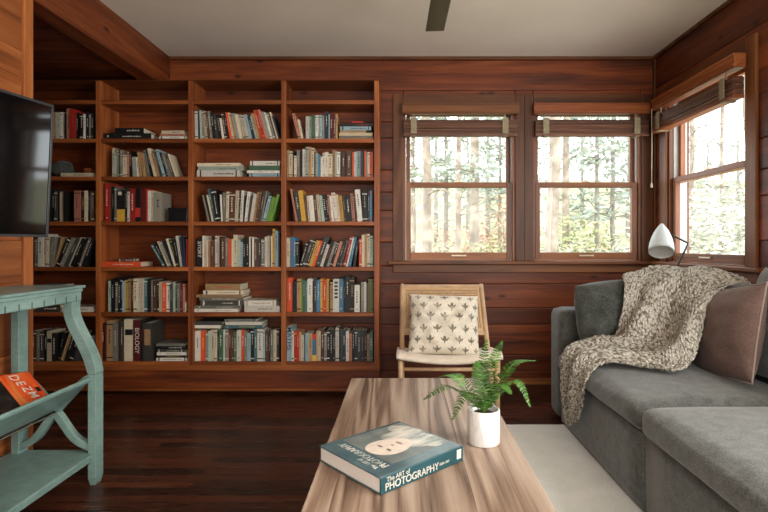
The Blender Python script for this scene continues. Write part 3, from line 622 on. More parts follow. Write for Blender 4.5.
flat(0, 5, 62, 94, 5, 0, 'w', 'white flat book lying alone at right, fifth row, far left column')
row(0, 6, 30, 95, "u6/30 g4/30 d4/29 k4/31 L5/30 k5/28 k3/29>10 t4/30>18 k4/30>18 k4/29>17 d4/29>16 k5/28 k3/27 g2/26")
def lettering(bay, r, px, s, h0, h1, wpx, ink, dy=-.0065):
    pass
allb = sorted([o for o in bpy.data.objects if o.name.startswith('book') and o.type == 'MESH' and o.get('category') == 'book'], key=lambda o: -o.dimensions.x*o.dimensions.z*(.45 if 'far left' in o['label'] else 1))
keep, rest = allb[:299], allb[299:]
bpy.context.view_layer.update()
jm = bmesh.new(); mats_ = []
for o in rest:
    if o.data.materials[0] and any(k in o['label'] for k in ('lettered',)): pass
    t0 = len(jm.faces); me = o.data.copy(); me.transform(o.matrix_basis); jm.from_mesh(me); jm.faces.ensure_lookup_table()
    for f_ in jm.faces[t0:]:
        m_ = me.materials[f_.material_index]
        if m_ not in mats_: mats_.append(m_)
        f_.material_index = mats_.index(m_)
    bpy.data.objects.remove(o)
me = bpy.data.meshes.new('slim_books'); jm.to_mesh(me); jm.free()
for m_ in mats_: me.materials.append(m_)
o = bpy.data.objects.new('slim_books', me); COL.objects.link(o); tag(o, 'slim upright and leaning books wedged between the thicker ones in the bookcase', 'book', None, 'stuff')
# small props on the shelves
b_ = one_box('box', xc(154.5+13), xc(186.5), YC+.012, YC+.13, zc(SH[3])+.0145, zc(SH[3])+.0145+11.5*PXM, blackM, bevel=.003)
lid = one_box('box_lid', xc(154+13), xc(187), YC+.010, YC+.132, zc(SH[3])+.0145+11.5*PXM, zc(SH[3])+.0145+13.5*PXM, blackM, bevel=.002)
t = thing('storage_box', (xc(177), YC+.07, zc(SH[3])+.0145), 'low black box at the right of third row in second bookcase column', 'box')
for q in (b_, lid): q.parent = t; q.location = -t.location
tag(one_box('wooden_block', xc(81), xc(87.5), YC+.03, YC+.08, zc(SH[2])+.0148+4*PXM, zc(SH[2])+.0148+9*PXM, caseX, bevel=.003), 'small tan block on the cream flat book in far left column', 'block')
bm = bm_new(); P = []
for i in range(19):
    a = i/18*math.pi; P.append([Vector((xc(52)+.075*math.cos(b)*math.sin(a)*(1+.15*noise.noise((math.cos(b)*2, a*2, 1))), YC+.11+.06*math.sin(b)*math.sin(a), zc(SH[2])+.014+.062+.062*math.cos(a)*(1+.2*math.sin(3*b)*math.sin(a)))) for b in [j/24*2*math.pi for j in range(25)]])
sheet(bm, P); bmesh.ops.remove_doubles(bm, verts=bm.verts, dist=.0005)
tag(finish('cloth_pouch', bm, velvetM, smooth=True), 'slumped dark grey cloth pouch in second row of far left column', 'pouch')

# ------------------------------------------------------------ television on the left wall
tw, th_ = .88, .53
yaw = math.atan2(.20, 1)
tv = thing('television', (-1.424, 2.06, 1.06), 'black flat television mounted on the left wall reflecting the bookcase', 'television', rot=(0, R(3), -yaw))
def lb(name, x0, x1, y0, y1, z0, z1, mat, par, bevel=.003): 
    bm = bm_new(); box(bm, x0, x1, y0, y1, z0, z1); return finish(name, bm, mat, par, bevel=bevel, local=True)
lb('tv_body', -.035, -.004, -tw, 0, 0, th_, blackM, tv)
bm = bm_new(); e = .010
box(bm, -.006, .002, -tw, 0, 0, e); box(bm, -.006, .002, -tw, 0, th_-e, th_); box(bm, -.006, .002, -tw, -tw+e, e, th_-e); box(bm, -.006, .002, -e, 0, e, th_-e)
finish('bezel', bm, bezelM, tv, local=True, bevel=.001)
lb('screen', -.005, -.001, -tw+e, -e, e, th_-e, screenM, tv, 0)
bm = bm_new(); box(bm, -.05, -.035, -.56, -.32, .15, .40)
bk = finish('wall_bracket', bm, fanMetal, tv, local=True, bevel=.002)
bm = bm_new(); box(bm, -.16, -.05, -.46, -.42, .25, .30); finish('bracket_arm', bm, fanMetal, bk, local=True, bevel=.002)

# ------------------------------------------------------------ teal magazine table
TY0, TY1 = 1.45, 2.245
tt = thing('magazine_table', (-1.5, 1.85, 0), 'teal painted side table with magazine trough and curved legs at left wall', 'side table')
bm = bm_new(); box(bm, -1.69, -1.396, TY0-.02, TY1+.018, .840, .853, pl=.5); finish('table_top', bm, tealM, tt, bevel=.005)
bm = bm_new(); box(bm, -1.672, -1.405, TY0, TY1, .786, .840, pl=.5)
box(bm, -1.409, -1.400, TY0, TY1+.002, .826, .840, pl=.5)
ap = finish('apron', bm, tealM, tt, bevel=.003)
bm = bm_new()
for i in range(12): y = TY0+.03+i*.066; box(bm, -1.4052, -1.4040, y, y+.004, .787, .812)
finish('apron_groove', bm, seamM, ap, bevel=0)
def leg_prof(X0, X1, y0, y1):                # X0 outer face at the top, X1 outer face at the bottom
    w = .034; bm = bm_new(); n = 26; P = []
    outer = spline([(X0, 0, .786), (X0-.001, 0, .74), (X0+.02, 0, .68), (X0+(X1-X0)*.62, 0, .60), (X1-.012, 0, .54), (X1, 0, .49), (X1, 0, .475)], n)
    rings = []
    for i, p in enumerate(outer):
        ww = w+.010*math.sin(math.pi*i/n)
        rings.append([bm.verts.new((p.x-ww, y0, p.z)), bm.verts.new((p.x, y0, p.z)), bm.verts.new((p.x, y1, p.z)), bm.verts.new((p.x-ww, y1, p.z))])
    for a, b in zip(rings, rings[1:]):
        for k in range(4): bm.faces.new((a[k], a[(k+1) % 4], b[(k+1) % 4], b[k]))
    bm.faces.new(rings[0]); bm.faces.new(rings[-1][::-1])
    box(bm, X1-w, X1, y0, y1, .094, .474, pl=.5); 
    # tapered foot
    vs = []
    for (z, k) in ((.090, 0), (.03, 0), (0, .006)): vs.append([bm.verts.new((X1-w+k, y0+k, z)), bm.verts.new((X1-k, y0+k, z)), bm.verts.new((X1-k, y1-k, z)), bm.verts.new((X1-w+k, y1-k, z))])
    for a, b in zip(vs, vs[1:]):
        for k in range(4): bm.faces.new((a[k], a[(k+1) % 4], b[(k+1) % 4], b[k]))
    bm.faces.new(vs[0]); bm.faces.new(vs[-1][::-1])
    box(bm, X1-w+.002, X1-.002, y0+.002, y1-.002, .088, .096, pl=.5)
    return bm
for (y0, y1) in ((2.186, 2.243), (TY0, TY0+.057)):
    finish('leg', leg_prof(-1.407, -1.308, y0, y1), tealM, tt, bevel=.003)
    bm = bm_new(); box(bm, -1.671, -1.637, y0, y1, 0, .786, pl=.5); finish('leg', bm, tealM, tt, bevel=.003)
bm = bm_new(); box(bm, -1.69, -1.322, TY0+.01, 2.235, .118, .136, pl=.5); box(bm, -1.69, -1.330, TY0+.015, 2.230, .100, .118, pl=.5)
finish('lower_shelf', bm, tealM, tt, bevel=.004)
def slab(bm, path, y0, y1, th):
    P = [Vector(p) for p in path]; rings = []
    for i, p in enumerate(P):
        d = (P[min(i+1, len(P)-1)]-P[max(i-1, 0)]).normalized(); n = Vector((-d.z, 0, d.x))*th/2
        rings.append([bm.verts.new((p.x+n.x, y0, p.z+n.z)), bm.verts.new((p.x+n.x, y1, p.z+n.z)), bm.verts.new((p.x-n.x, y1, p.z-n.z)), bm.verts.new((p.x-n.x, y0, p.z-n.z))])
    for a, b in zip(rings, rings[1:]):
        for k in range(4): bm.faces.new((a[k], a[(k+1) % 4], b[(k+1) % 4], b[k]))
    bm.faces.new(rings[0]); bm.faces.new(rings[-1][::-1])
CX, CZ = -1.492, .312
bm = bm_new(); slab(bm, [(CX, 0, CZ), (-1.336, 0, .452)], TY0+.06, 2.186, .012); tube(bm, [(-1.336, TY0+.06, .456), (-1.336, 2.186, .456)], .008, 8); finish('trough_board', bm, tealM, tt, bevel=.002)
bm = bm_new(); slab(bm, [(CX, 0, CZ), (-1.64, 0, .452)], TY0+.06, 2.186, .012); finish('trough_board', bm, tealM, tt, bevel=.002)
for (y0, y1) in ((2.190, 2.225), (TY0+.01, TY0+.045)):
    bm = bm_new(); slab(bm, spline([(-1.335, 0, .462), (-1.38, 0, .432), (CX, 0, CZ), (-1.575, 0, .20), (-1.645, 0, .160)], 20), y0, y1, .030); finish('cross_brace', bm, tealM, tt, bevel=.003)
    bm = bm_new(); slab(bm, spline([(-1.645, 0, .462), (-1.60, 0, .432), (CX, 0, CZ), (-1.41, 0, .20), (-1.338, 0, .160)], 20), y0+.001, y1-.001, .030); finish('cross_brace', bm, tealM, tt, bevel=.003)
# magazine leaning on the wall-side trough board
nrm = Vector((.6872, 0, .7265)); rd = Vector((.7265, 0, -.6872))
MO = Vector((-1.589, 2.17, .49))
Mm = Matrix(((rd.x, 0, nrm.x, MO.x), (rd.y, 1, nrm.y, MO.y), (rd.z, 0, nrm.z, MO.z), (0, 0, 0, 1)))
mag = thing('magazine', (0, 0, 0), 'orange and black magazine tilted in the teal trough at left', 'magazine'); Mm = Mm @ Matrix.Rotation(R(-10), 4, 'Z') @ Matrix.Translation((.200, 0, 0)); mag.matrix_world = Mm
orangeM = (lambda b: b.fin(b.ramp(b.noise(b.coord(scale=(4, 30, 1)), 1.6, 3, .5), [(.4, (206, 66, 24)), (.55, (222, 96, 44)), (.66, (206, 136, 72))]), .35))(NB('orange_cover'))
magD = (lambda b: b.fin(b.ramp(b.noise(b.coord(), 26, 4), [(.45, (18, 16, 16)), (.6, (48, 36, 30)), (.72, (120, 84, 58))]), .35))(NB('dark_cover_picture'))
lb('pages', -.198, -.006, -.28, 0, -.004, .004, pageM, mag, .001)
cv = lb('cover', -.200, -.004, -.282, .002, .004, .0052, magD, mag, 0)
lb('orange_panel', -.198, -.006, -.148, .0, .0052, .0056, orangeM, cv, 0)
lb('badge', -.112, -.088, -.030, -.008, .0056, .0060, blackM, cv, .004)
inkW = INK['w']
for i, ch in enumerate('DEZM'):
    text_mesh('title_letter', ch, .060, Matrix.Translation((-.176+i*.033, -.085+i*.008, .0062)), inkW, cv, sx=.72)
for q_, (off, th2, up_, lab_) in enumerate(((-.0125, .006, .205, 'dark magazine directly behind the orange one in the teal trough'), (-.030, .009, .20, 'thick black magazine against the wall side board of the teal trough'))):
    m2 = thing('magazine', (0, 0, 0), lab_, 'magazine', 'magazines behind the orange one'); m2.matrix_world = Matrix.Translation(nrm*off+rd*(.0+.02*q_)) @ Mm @ Matrix.Rotation(R(10), 4, 'Z')
    lb('pages', -up_, -.006, -.30, .012, -th2*.6, th2*.6, pageM, m2, .001); lb('cover', -up_-.002, -.004, -.302, .014, th2*.6, th2*.6+.0012, magD, m2, 0); lb('cover', -up_-.002, -.004, -.302, .014, -th2*.6-.0012, -th2*.6, blackM, m2, 0)

# ------------------------------------------------------------ rug
bm = bm_new(); box(bm, .12, 1.45, .1, 2.905, 0.0005, .012); 
tag(finish('rug', bm, rugM, bevel=.004), 'flat ivory rug on the dark floor between table and sofa', 'rug')

# ------------------------------------------------------------ coffee table
TZ = .40; tx0, tx1, ty0, ty1 = -.239, .366, 1.02, 2.421
ct = thing('coffee_table', ((tx0+tx1)/2, 1.72, 0), 'rectangular grey brown wood grain coffee table in the foreground', 'coffee table')
one_box('tabletop', tx0, tx1, ty0, ty1, TZ-.035, TZ, tableM, ct, bevel=.003)
bm = bm_new(); box(bm, tx0+.07, tx1-.07, ty0+.07, ty1-.07, TZ-.09, TZ-.035); finish('apron', bm, tableM, ct, bevel=.002)
for x in (tx0+.06, tx1-.11):
    for y in (ty0+.06, ty1-.11): one_box('leg', x, x+.05, y, y+.05, .0125 if x > 0 else 0, TZ-.035, tableM, ct)

# photography book
nb_ = Vector((-.057, 1.286)); e1 = Vector((.232, .208)).normalized(); ang = math.atan2(e1.y, e1.x)
bk = thing('art_book', (nb_.x, nb_.y, TZ+.0005), 'thick teal photography book with pale portrait lying on the coffee table', 'book', rot=(0, 0, ang))
BL, BWd, BT = .312, .277, .044          # along spine, across, thick
def tealcover():
    b = NB('teal_book_cover'); return b.fin(b.ramp(b.noise(b.coord(), 14, 5, .6), [(.3, (56, 84, 92)), (.7, (84, 110, 116))]), .22, 0, .6)  # cover colour is lightened to hold the pale reflection on it
tcM = tealcover(); spM = plain('teal_spine', (18, 66, 74), .25, var=.08, scale=10)
paleM = (lambda b: b.fin(b.ramp(b.noise(b.coord(scale=(1, 3, 1)), 9, 4), [(.35, (120, 130, 126)), (.5, (186, 186, 176)), (.65, (216, 212, 200))]), .25, 0, .6))(NB('portrait_drape'))
skinM = plain('portrait_skin', (226, 212, 198), .25, var=.03); eyeM = plain('portrait_shadow_print', (120, 104, 94), .3); lipM = plain('portrait_lips', (170, 128, 116), .3); hairM = plain('portrait_ground', (108, 118, 116), .3, var=.15, scale=20)
bm = bm_new(); box(bm, 0, BL, 0, BWd, 0, .0035); box(bm, 0, BL, 0, BWd, BT-.0035, BT); finish('cover', bm, tcM, bk, local=True, bevel=.0012)
bm = bm_new(); box(bm, 0, BL, -.0045, 0, 0, BT); sp_ = finish('spine', bm, spM, bk, local=True, bevel=.0022)
bm = bm_new(); box(bm, .004, BL-.004, .0, BWd-.004, .0035, BT-.0035); finish('page_block', bm, plain('white_pages', (234, 232, 226), .8, var=.03, scale=300), bk, local=True)
def disc(bm, cx, cy, rx, ry, z, a=0, n=28, wob=0):
    c, s = math.cos(a), math.sin(a); vs = []
    for k in range(n):
        t_ = 2*math.pi*k/n; r_ = 1+wob*math.sin(3*t_+1); x, y = rx*math.cos(t_)*r_, ry*math.sin(t_)*r_; vs.append(bm.verts.new((cx+x*c-y*s, cy+x*s+y*c, z)))
    bm.faces.new(vs)
pic = lb('portrait_picture', .075, BL-.004, .04, BWd-.012, BT, BT+.0004, hairM, bk, 0)
bm = bm_new(); disc(bm, .232, .15, .066, .075, BT+.0006, .2, wob=.12); disc(bm, .27, .09, .034, .05, BT+.0007, -.4); disc(bm, .27, .2, .034, .06, BT+.0008, .4); finish('drape_print', bm, paleM, pic, local=True)
bm = bm_new(); disc(bm, .148, .135, .074, .054, BT+.0009, -.1, wob=.05); finish('face_print', bm, skinM, pic, local=True)
bm = bm_new(); disc(bm, .128, .152, .005, .010, BT+.0012, .1); disc(bm, .130, .116, .005, .010, BT+.0012, -.1); disc(bm, .160, .135, .003, .006, BT+.0012); finish('eyes_print', bm, eyeM, pic, local=True)
bm = bm_new(); disc(bm, .186, .134, .006, .014, BT+.0012); finish('lips_print', bm, lipM, pic, local=True)
Rz90 = Matrix.Rotation(R(90), 4, 'Z')
text_mesh('cover_title', 'PHOTOGRAPHY', .032, Matrix.Translation((.055, BWd*.5, BT+.0006)) @ Rz90, paleM, bk, sx=.88)
text_mesh('cover_title', 'The ART of', .018, Matrix.Translation((.030, BWd*.30, BT+.0006)) @ Rz90, paleM, bk, sx=.9)
Rsp = Matrix.Rotation(R(90), 4, 'X')
text_mesh('spine_title', 'PHOTOGRAPHY', .027, Matrix.Translation((.112, -.0048, .0150)) @ Rsp, inkW, bk, sx=.98)
text_mesh('spine_title', 'The ART of', .0165, Matrix.Translation((.060, -.0048, .0335)) @ Rsp, inkW, bk)
text_mesh('spine_author', '1839-1989', .0095, Matrix.Translation((.232, -.0048, .017)) @ Rsp, inkW, bk)
lb('spine_label', .284, .302, -.0050, -.0042, .012, .038, INK['w'], sp_, 0)

# fern in pot
px_, py_ = .26, 1.632; pr, ph = .0512, .108
fp = thing('potted_fern', (px_, py_, TZ), 'green fern in a white marbled pot on the coffee table', 'potted plant')
bm = bm_new(); lathe(bm, [(0, 0), (pr-.004, 0), (pr, .004), (pr, ph-.002), (pr-.002, ph), (pr-.005, ph), (pr-.006, ph-.003), (pr-.006, ph-.02), (0, ph-.02)], (px_, py_, TZ), 48); finish('pot', bm, whitePot, fp, smooth=True)
bm = bm_new(); lathe(bm, [(pr-.007, ph-.022), (pr*.6, ph-.012), (0, ph-.01)], (px_, py_, TZ), 24); finish('soil', bm, soilM, fp, smooth=True)
def frond(tip, mid, wmax, n=26, seed=0):
    rnd = random.Random(seed); base = Vector((px_+rnd.uniform(-.012, .012), py_+rnd.uniform(-.012, .012), TZ+ph-.015))
    pts = spline([base, Vector(mid), Vector(tip)], 60); bm = bm_new(); tube(bm, pts, [.0016*(1-.7*i/60) for i in range(61)], 5)
    for i in range(n):
        f = .10+.89*i/n; k = int(f*60); p = pts[k]; d = (pts[min(k+1, 60)]-pts[k-1]).normalized(); sd = d.cross(Vector((0, 0, 1)))
        if sd.length < .3: sd = d.cross(Vector((0, 1, 0)))
        sd.normalize(); sd = (sd*.8+Vector((.45, -.1, 0))*(1 if sd.x > 0 else -1)).normalized(); up = sd.cross(d).normalized()
        L = wmax*(math.sin(math.pi*min(1, (f+.12)))**.6 if f < .5 else (1-((f-.35)/.66)**1.7))
        L = max(L, .002)
        for sg in (1, -1):
            q = p+d*rnd.uniform(-.001, .001); e = (sd*sg*.93+d*.38).normalized(); wv = d*.0019+up*.0003; dr = Vector((0, 0, -.12*L))
            vs = [q-wv*.7, q+e*L*.35-wv*1.25, q+e*L*.75-wv*.9+dr*.5, q+e*L+dr, q+e*L*.75+wv*.8+dr*.5, q+e*L*.35+wv*1.2, q+wv*.7]
            bm.faces.new([bm.verts.new(v) for v in vs])
    return bm
TIPS = [((.065, 1.60, .545), (.15, 1.61, .585)), ((.105, 1.70, .585), (.18, 1.67, .600)), ((.285, 1.72, .715), (.262, 1.66, .62)), ((.345, 1.76, .700), (.30, 1.69, .64)),
        ((.425, 1.62, .665), (.345, 1.63, .640)), ((.395, 1.57, .53), (.350, 1.59, .61)), ((.15, 1.54, .50), (.20, 1.58, .575)), ((.45, 1.72, .64), (.36, 1.68, .635)), ((.25, 1.72, .64), (.25, 1.68, .60)), ((.33, 1.54, .58), (.30, 1.58, .60))]
for i, (t_, m_) in enumerate(TIPS): finish('frond', frond(t_, m_, (.036 if i in (4, 0, 1) else .028), 32, i), fernM, fp)

# ------------------------------------------------------------ rattan lounge chair
ch = thing('lounge_chair', (.29, 3.2, 0), 'low cane back lounge chair with cream cord seat below left window', 'chair')
cxl, cxr = -.020, .560; cm = (cxl+cxr)/2
BT0 = lambda f: 3.16+.30*f       # back post y from seat to top
def bp(x, f): 
    return Vector((cm+(x-cm)*(1.0-.0*f), 3.14+.27*f, .40+.365*f))
for x in (cxl+.02, cxr-.035):
    bm = bm_new(); tube(bm, spline([bp(x, -.55), bp(x, 0), bp(x, 1)], 12), .0155, 10); finish('back_post', bm, chairM, ch, smooth=True)
for x in (cxl+.012, cxr-.012):
    bm = bm_new(); tube(bm, [(x, 2.94, 0), (x, 2.93, .395)], .0155, 10); finish('leg', bm, chairM, ch, smooth=True)
    bm = bm_new(); tube(bm, [(x, 3.56, 0), (x, 3.34, .24), (x, 3.1, .385)], .0155, 10); finish('leg', bm, chairM, ch, smooth=True)
    bm = bm_new(); tube(bm, spline([(x, 2.915, .390), (x, 3.1, .370), (x, 3.36, .32)], 10), .018, 10); finish('side_rail', bm, chairM, ch, smooth=True)
bm = bm_new(); tube(bm, [(cxl, 2.94, .315), (cxr, 2.94, .315)], .011, 10); finish('stretcher', bm, chairM, ch, smooth=True)
bm = bm_new()
for f0, f1 in ((.945, 1.0), (.19, .25)):
    for a, b in ((cxl+.02, cxr-.02),):
        P0, P1 = bp(a, f0), bp(b, f1); vs = []
        for (x, f_, dy) in ((a, f0, -.012), (b, f0, -.012), (b, f1, -.012), (a, f1, -.012)): v = bp(x, f_); vs.append(v+Vector((0, dy, 0)))
        A = [bm.verts.new(v) for v in vs]; B_ = [bm.verts.new(v+Vector((0, .024, 0))) for v in vs]; bm.faces.new(A); bm.faces.new(B_[::-1])
        for k in range(4): bm.faces.new((A[k], B_[k], B_[(k+1) % 4], A[(k+1) % 4]))
finish('back_rail', bm, chairM, ch, bevel=.004)
bm = bm_new(); a, b = cxl+.034, cxr-.05
def strip(p, q, w):
    d = (q-p).normalized(); s = d.cross(Vector((0, -.8, .6))).normalized()*w
    n_ = Vector((0, -.0012, .0009)); A = [bm.verts.new(v) for v in (p-s+n_, p+s+n_, q+s+n_, q-s+n_)]; B_ = [bm.verts.new(v) for v in (p-s-n_, p+s-n_, q+s-n_, q-s-n_)]
    bm.faces.new(A); bm.faces.new(B_[::-1])
    for k in range(4): bm.faces.new((A[k], B_[k], B_[(k+1) % 4], A[(k+1) % 4]))
for i in range(43): x = a+(b-a)*i/42; strip(bp(x, .25), bp(x, .95), .0024 if i not in (0, 42) else .012)
for i in range(25): f_ = .26+.68*i/24; strip(bp(a, f_)+Vector((0, -.002, .0015)), bp(b, f_)+Vector((0, -.002, .0015)), .0024 if i not in (0, 24) else .008)
finish('cane_panel', bm, caneM, ch)
bm = bm_new(); P = []
for i in range(25):
    v = i/24; rowp = []
    for j in range(33):
        u = j/32; x = cxl-.012+(cxr-cxl+.024)*u; sag = .028*math.sin(math.pi*u)
        y = 2.895+.40*v; z = .414-.05*v-sag*(1-.3*v)
        if v < .1: z -= .028*(1-v/.1)**1.6; 
        rowp.append(Vector((x, y-.012*math.sin(math.pi*u)*(1-v), z)))
    P.append(rowp)
sheet(bm, P); finish('woven_seat', bm, seatM, ch, smooth=True, solid=.018)

# pillows
def pillow(bm, w, h, t, M, n=36, rnd=.0, pinch=.16, wr=.004, seed=0, plump=2.6, uv=True):
    U = bm.loops.layers.uv.verify()
    for side in (1, -1):
        V = []
        for i in range(n+1):
            r_ = []
            for j in range(n+1):
                u, v = -1+2*j/n, -1+2*i/n; u = math.copysign(1-(1-abs(u))**1.25, u); v = math.copysign(1-(1-abs(v))**1.25, v)
                px2 = u*(1-rnd*u*u*v*v)*(1-pinch*.5*(1-v*v)*abs(u)**3*.6*1.0); pz2 = v*(1-rnd*u*u*v*v)*(1-pinch*.5*(1-u*u)*abs(v)**3*.6)
                prof = max(0, (1-abs(u)**plump))**.55*max(0, (1-abs(v)**plump))**.55
                y = side*t/2*prof+wr*noise.noise((u*2.2+seed, v*3.1, side*2.0))*prof*2+wr*.8*abs(noise.noise((u*4.5+v*2+seed, v*5-u*3, 5)))*prof*side
                r_.append(bm.verts.new(M @ Vector((px2*w/2, -y, pz2*h/2))))
            V.append(r_)
        for i in range(n):
            for j in range(n):
                q = (V[i][j], V[i][j+1], V[i+1][j+1], V[i+1][j]); ij = ((i, j), (i, j+1), (i+1, j+1), (i+1, j))
                if side < 0: q = q[::-1]; ij = ij[::-1]
                f_ = bm.faces.new(q); f_.smooth = True
                for lp, (a, b) in zip(f_.loops, ij): lp[U].uv = (b/n, a/n)
    bmesh.ops.remove_doubles(bm, verts=bm.verts, dist=.0004)
def motif_mat():
    b = NB('ivory_motif_print'); t_ = b.n('ShaderNodeTexCoord'); sp = b.n('ShaderNodeSeparateXYZ'); b.l(t_.outputs['UV'], sp.inputs[0])
    nn = b.noise(b.coord(), 30, 2)
    v7 = b.M('MULTIPLY', b.M('SUBTRACT', sp.outputs[1], .03), 6.4); rowi = b.M('FLOOR', v7); off = b.M('MULTIPLY', b.M('MODULO', rowi, 2.0), .5)
    u6 = b.M('ADD', b.M('MULTIPLY', sp.outputs[0], 6.0), off)
    fu = b.M('SUBTRACT', b.M('FRACT', u6), .5); fv = b.M('SUBTRACT', b.M('FRACT', v7), .5); au = b.M('ABSOLUTE', fu)
    def ell(cx, cy, rx, ry, tilt=0.0):       # 1 inside
        dx = b.M('SUBTRACT', au, cx); dy = b.M('SUBTRACT', fv, cy)
        if tilt:
            c, s = math.cos(tilt), math.sin(tilt); dx, dy = b.M('ADD', b.M('MULTIPLY', dx, c), b.M('MULTIPLY', dy, s)), b.M('SUBTRACT', b.M('MULTIPLY', dy, c), b.M('MULTIPLY', dx, s))
        q = b.M('ADD', b.M('POWER', b.M('ABSOLUTE', b.M('DIVIDE', dx, rx)), 2.0), b.M('POWER', b.M('ABSOLUTE', b.M('DIVIDE', dy, ry)), 2.0))
        return b.M('LESS_THAN', q, 1.0)
    m = b.M('MAXIMUM', b.M('MAXIMUM', ell(0, .05, .10, .30), ell(.17, .0, .07, .20, -.6)), ell(0, -.3, .045, .12))
    fade = b.M('MULTIPLY', m, b.ramp(nn, [(.25, (.35,)*3+(1,)), (.6, (.95,)*3+(1,))]))
    base = b.ramp(b.noise(b.coord(), 200, 3), [(.35, (200, 190, 172)), (.65, (228, 220, 204))])
    b.bump(b.noise(b.coord(), 200, 3), .4, .002)
    return b.fin(b.mix(fade, base, srgb((104, 98, 84))), .95, 0, .1)
motM = motif_mat()
Mx = Matrix.Translation((.250, 3.070, .552)) @ Matrix.Rotation(R(2), 4, 'Y') @ Matrix.Rotation(R(-22), 4, 'X')
bm = bm_new(); pillow(bm, .43, .375, .15, Mx, seed=3, wr=.022, rnd=.02)
tag(finish('throw_pillow', bm, motM, smooth=True), 'ivory pillow with dark leaf motifs on the cane chair', 'pillow', 'loose pillows')

# ------------------------------------------------------------ sofa
SX0, SX1 = .909, 1.835
so = thing('sofa', (1.37, 1.9, 0), 'grey fabric sofa under the side window along the right wall', 'sofa')
def rbox(name, x0, x1, y0, y1, z0, z1, mat, parent, bev=.03, puff=0, n=10, seed=0, puffz=None, smooth=True):
    bm = bm_new(); box(bm, x0, x1, y0, y1, z0, z1)
    bmesh.ops.subdivide_edges(bm, edges=bm.edges, cuts=n, use_grid_fill=True)
    c = Vector(((x0+x1)/2, (y0+y1)/2, (z0+z1)/2)); hx, hy, hz_ = (x1-x0)/2, (y1-y0)/2, (z1-z0)/2
    for v in bm.verts:
        p = v.co-c; a, b_, d = p.x/hx, p.y/hy, p.z/hz_
        # round the edges: pull to a rounded box
        q = Vector((max(-hx+bev, min(hx-bev, p.x)), max(-hy+bev, min(hy-bev, p.y)), max(-hz_+bev, min(hz_-bev, p.z)))); r_ = p-q
        if r_.length > 1e-6: p = q+r_.normalized()*min(bev, r_.length) if r_.length > bev else q+r_
        if puff:
            p.z += puff*(1-a*a)*(1-b_*b_)*(1 if d > 0 else -.0)*max(0, d)
            p.x += (puffz or 0)*(1-b_*b_)*(1-d*d)*a
        p += Vector((noise.noise((v.co*3.0)+Vector((seed, 0, 0))), noise.noise((v.co*3.0)+Vector((0, seed, 9))), noise.noise((v.co*3.0)+Vector((7, 0, seed)))))*.006*(1 if puff else .3)
        v.co = c+p
    return finish(name, bm, mat, parent, smooth=smooth)
rbox('arm', SX0, SX1, 2.946, 3.155, .012, .655, sofaM, so, .045, n=14)
rbox('base', SX0, SX1-.01, 1.925, 2.944, .014, .318, sofaM, so, .012, n=6)
rbox('base', SX0, SX1-.01, .80, 1.921, .014, .318, sofaM, so, .012, n=6)
rbox('back_frame', 1.71, SX1, .80, 2.944, .30, .70, sofaM, so, .04, n=10)
rbox('seat_cushion', SX0-.022, 1.62, 1.935, 2.935, .315, .425, sofaM, so, .045, puff=.035, n=22, seed=2, puffz=.01)
rbox('seat_cushion', SX0-.032, 1.62, .82, 1.915, .315, .432, sofaM, so, .048, puff=.035, n=22, seed=5, puffz=.012)
def backcush(y0, y1, seed, zt=.86):
    M = Matrix.Translation((1.535, (y0+y1)/2, (.44+zt)/2)) @ Matrix.Rotation(R(10), 4, 'Y') @ Matrix.Rotation(R(90), 4, 'Z')
    M = Matrix.Translation((1.615, (y0+y1)/2, (.45+zt)/2)) @ Matrix.Rotation(R(9), 4, 'Y') @ Matrix.Rotation(R(-90), 4, 'Z')
    bm = bm_new(); pillow(bm, (y1-y0), zt-.45, .20, M, seed=seed, plump=5, pinch=.05, wr=.006); return finish('back_cushion', bm, sofaM, so, smooth=True)
backcush(2.34, 2.93, 4, .85); backcush(1.55, 2.33, 8, .93)
# velvet pillow against the far arm
Mx = Matrix.Translation((1.185, 2.825, .640)) @ Matrix.Rotation(R(-5), 4, 'Y') @ Matrix.Rotation(R(-10), 4, 'X')
bm = bm_new(); pillow(bm, .47, .41, .20, Mx, seed=11, wr=.030, rnd=.13)
tag(finish('velvet_pillow', bm, velvetM, smooth=True), 'charcoal velvet pillow against the far sofa arm beside the throw', 'pillow', 'loose pillows')
Mx = Matrix.Translation((1.455, 2.28, .640)) @ Matrix.Rotation(R(-95), 4, 'Z') @ Matrix.Rotation(R(-14), 4, 'X') @ Matrix.Rotation(R(-10), 4, 'Y')
bm = bm_new(); pillow(bm, .43, .41, .15, Mx, seed=21, wr=.006)
mp_ = tag(finish('mauve_pillow', bm, mauveM, smooth=True), 'dusty mauve pillow with pale piping standing right of the throw', 'pillow', 'loose pillows')
bm = bm_new(); rim = []
for k in range(4):
    for j in range(12):
        s_ = -1+2*j/12; u, v = [(s_, -1), (1, s_), (-s_, 1), (-1, -s_)][k]
        rim.append(Mx @ Vector((u*(1-.08*.6*(1-v*v)*abs(u)**3)*.215, 0, v*(1-.08*.6*(1-u*u)*abs(v)**3)*.21)))
rim.append(rim[0]); tube(bm, rim, .0035, 6); finish('piping', bm, pipingM, mp_, smooth=True)

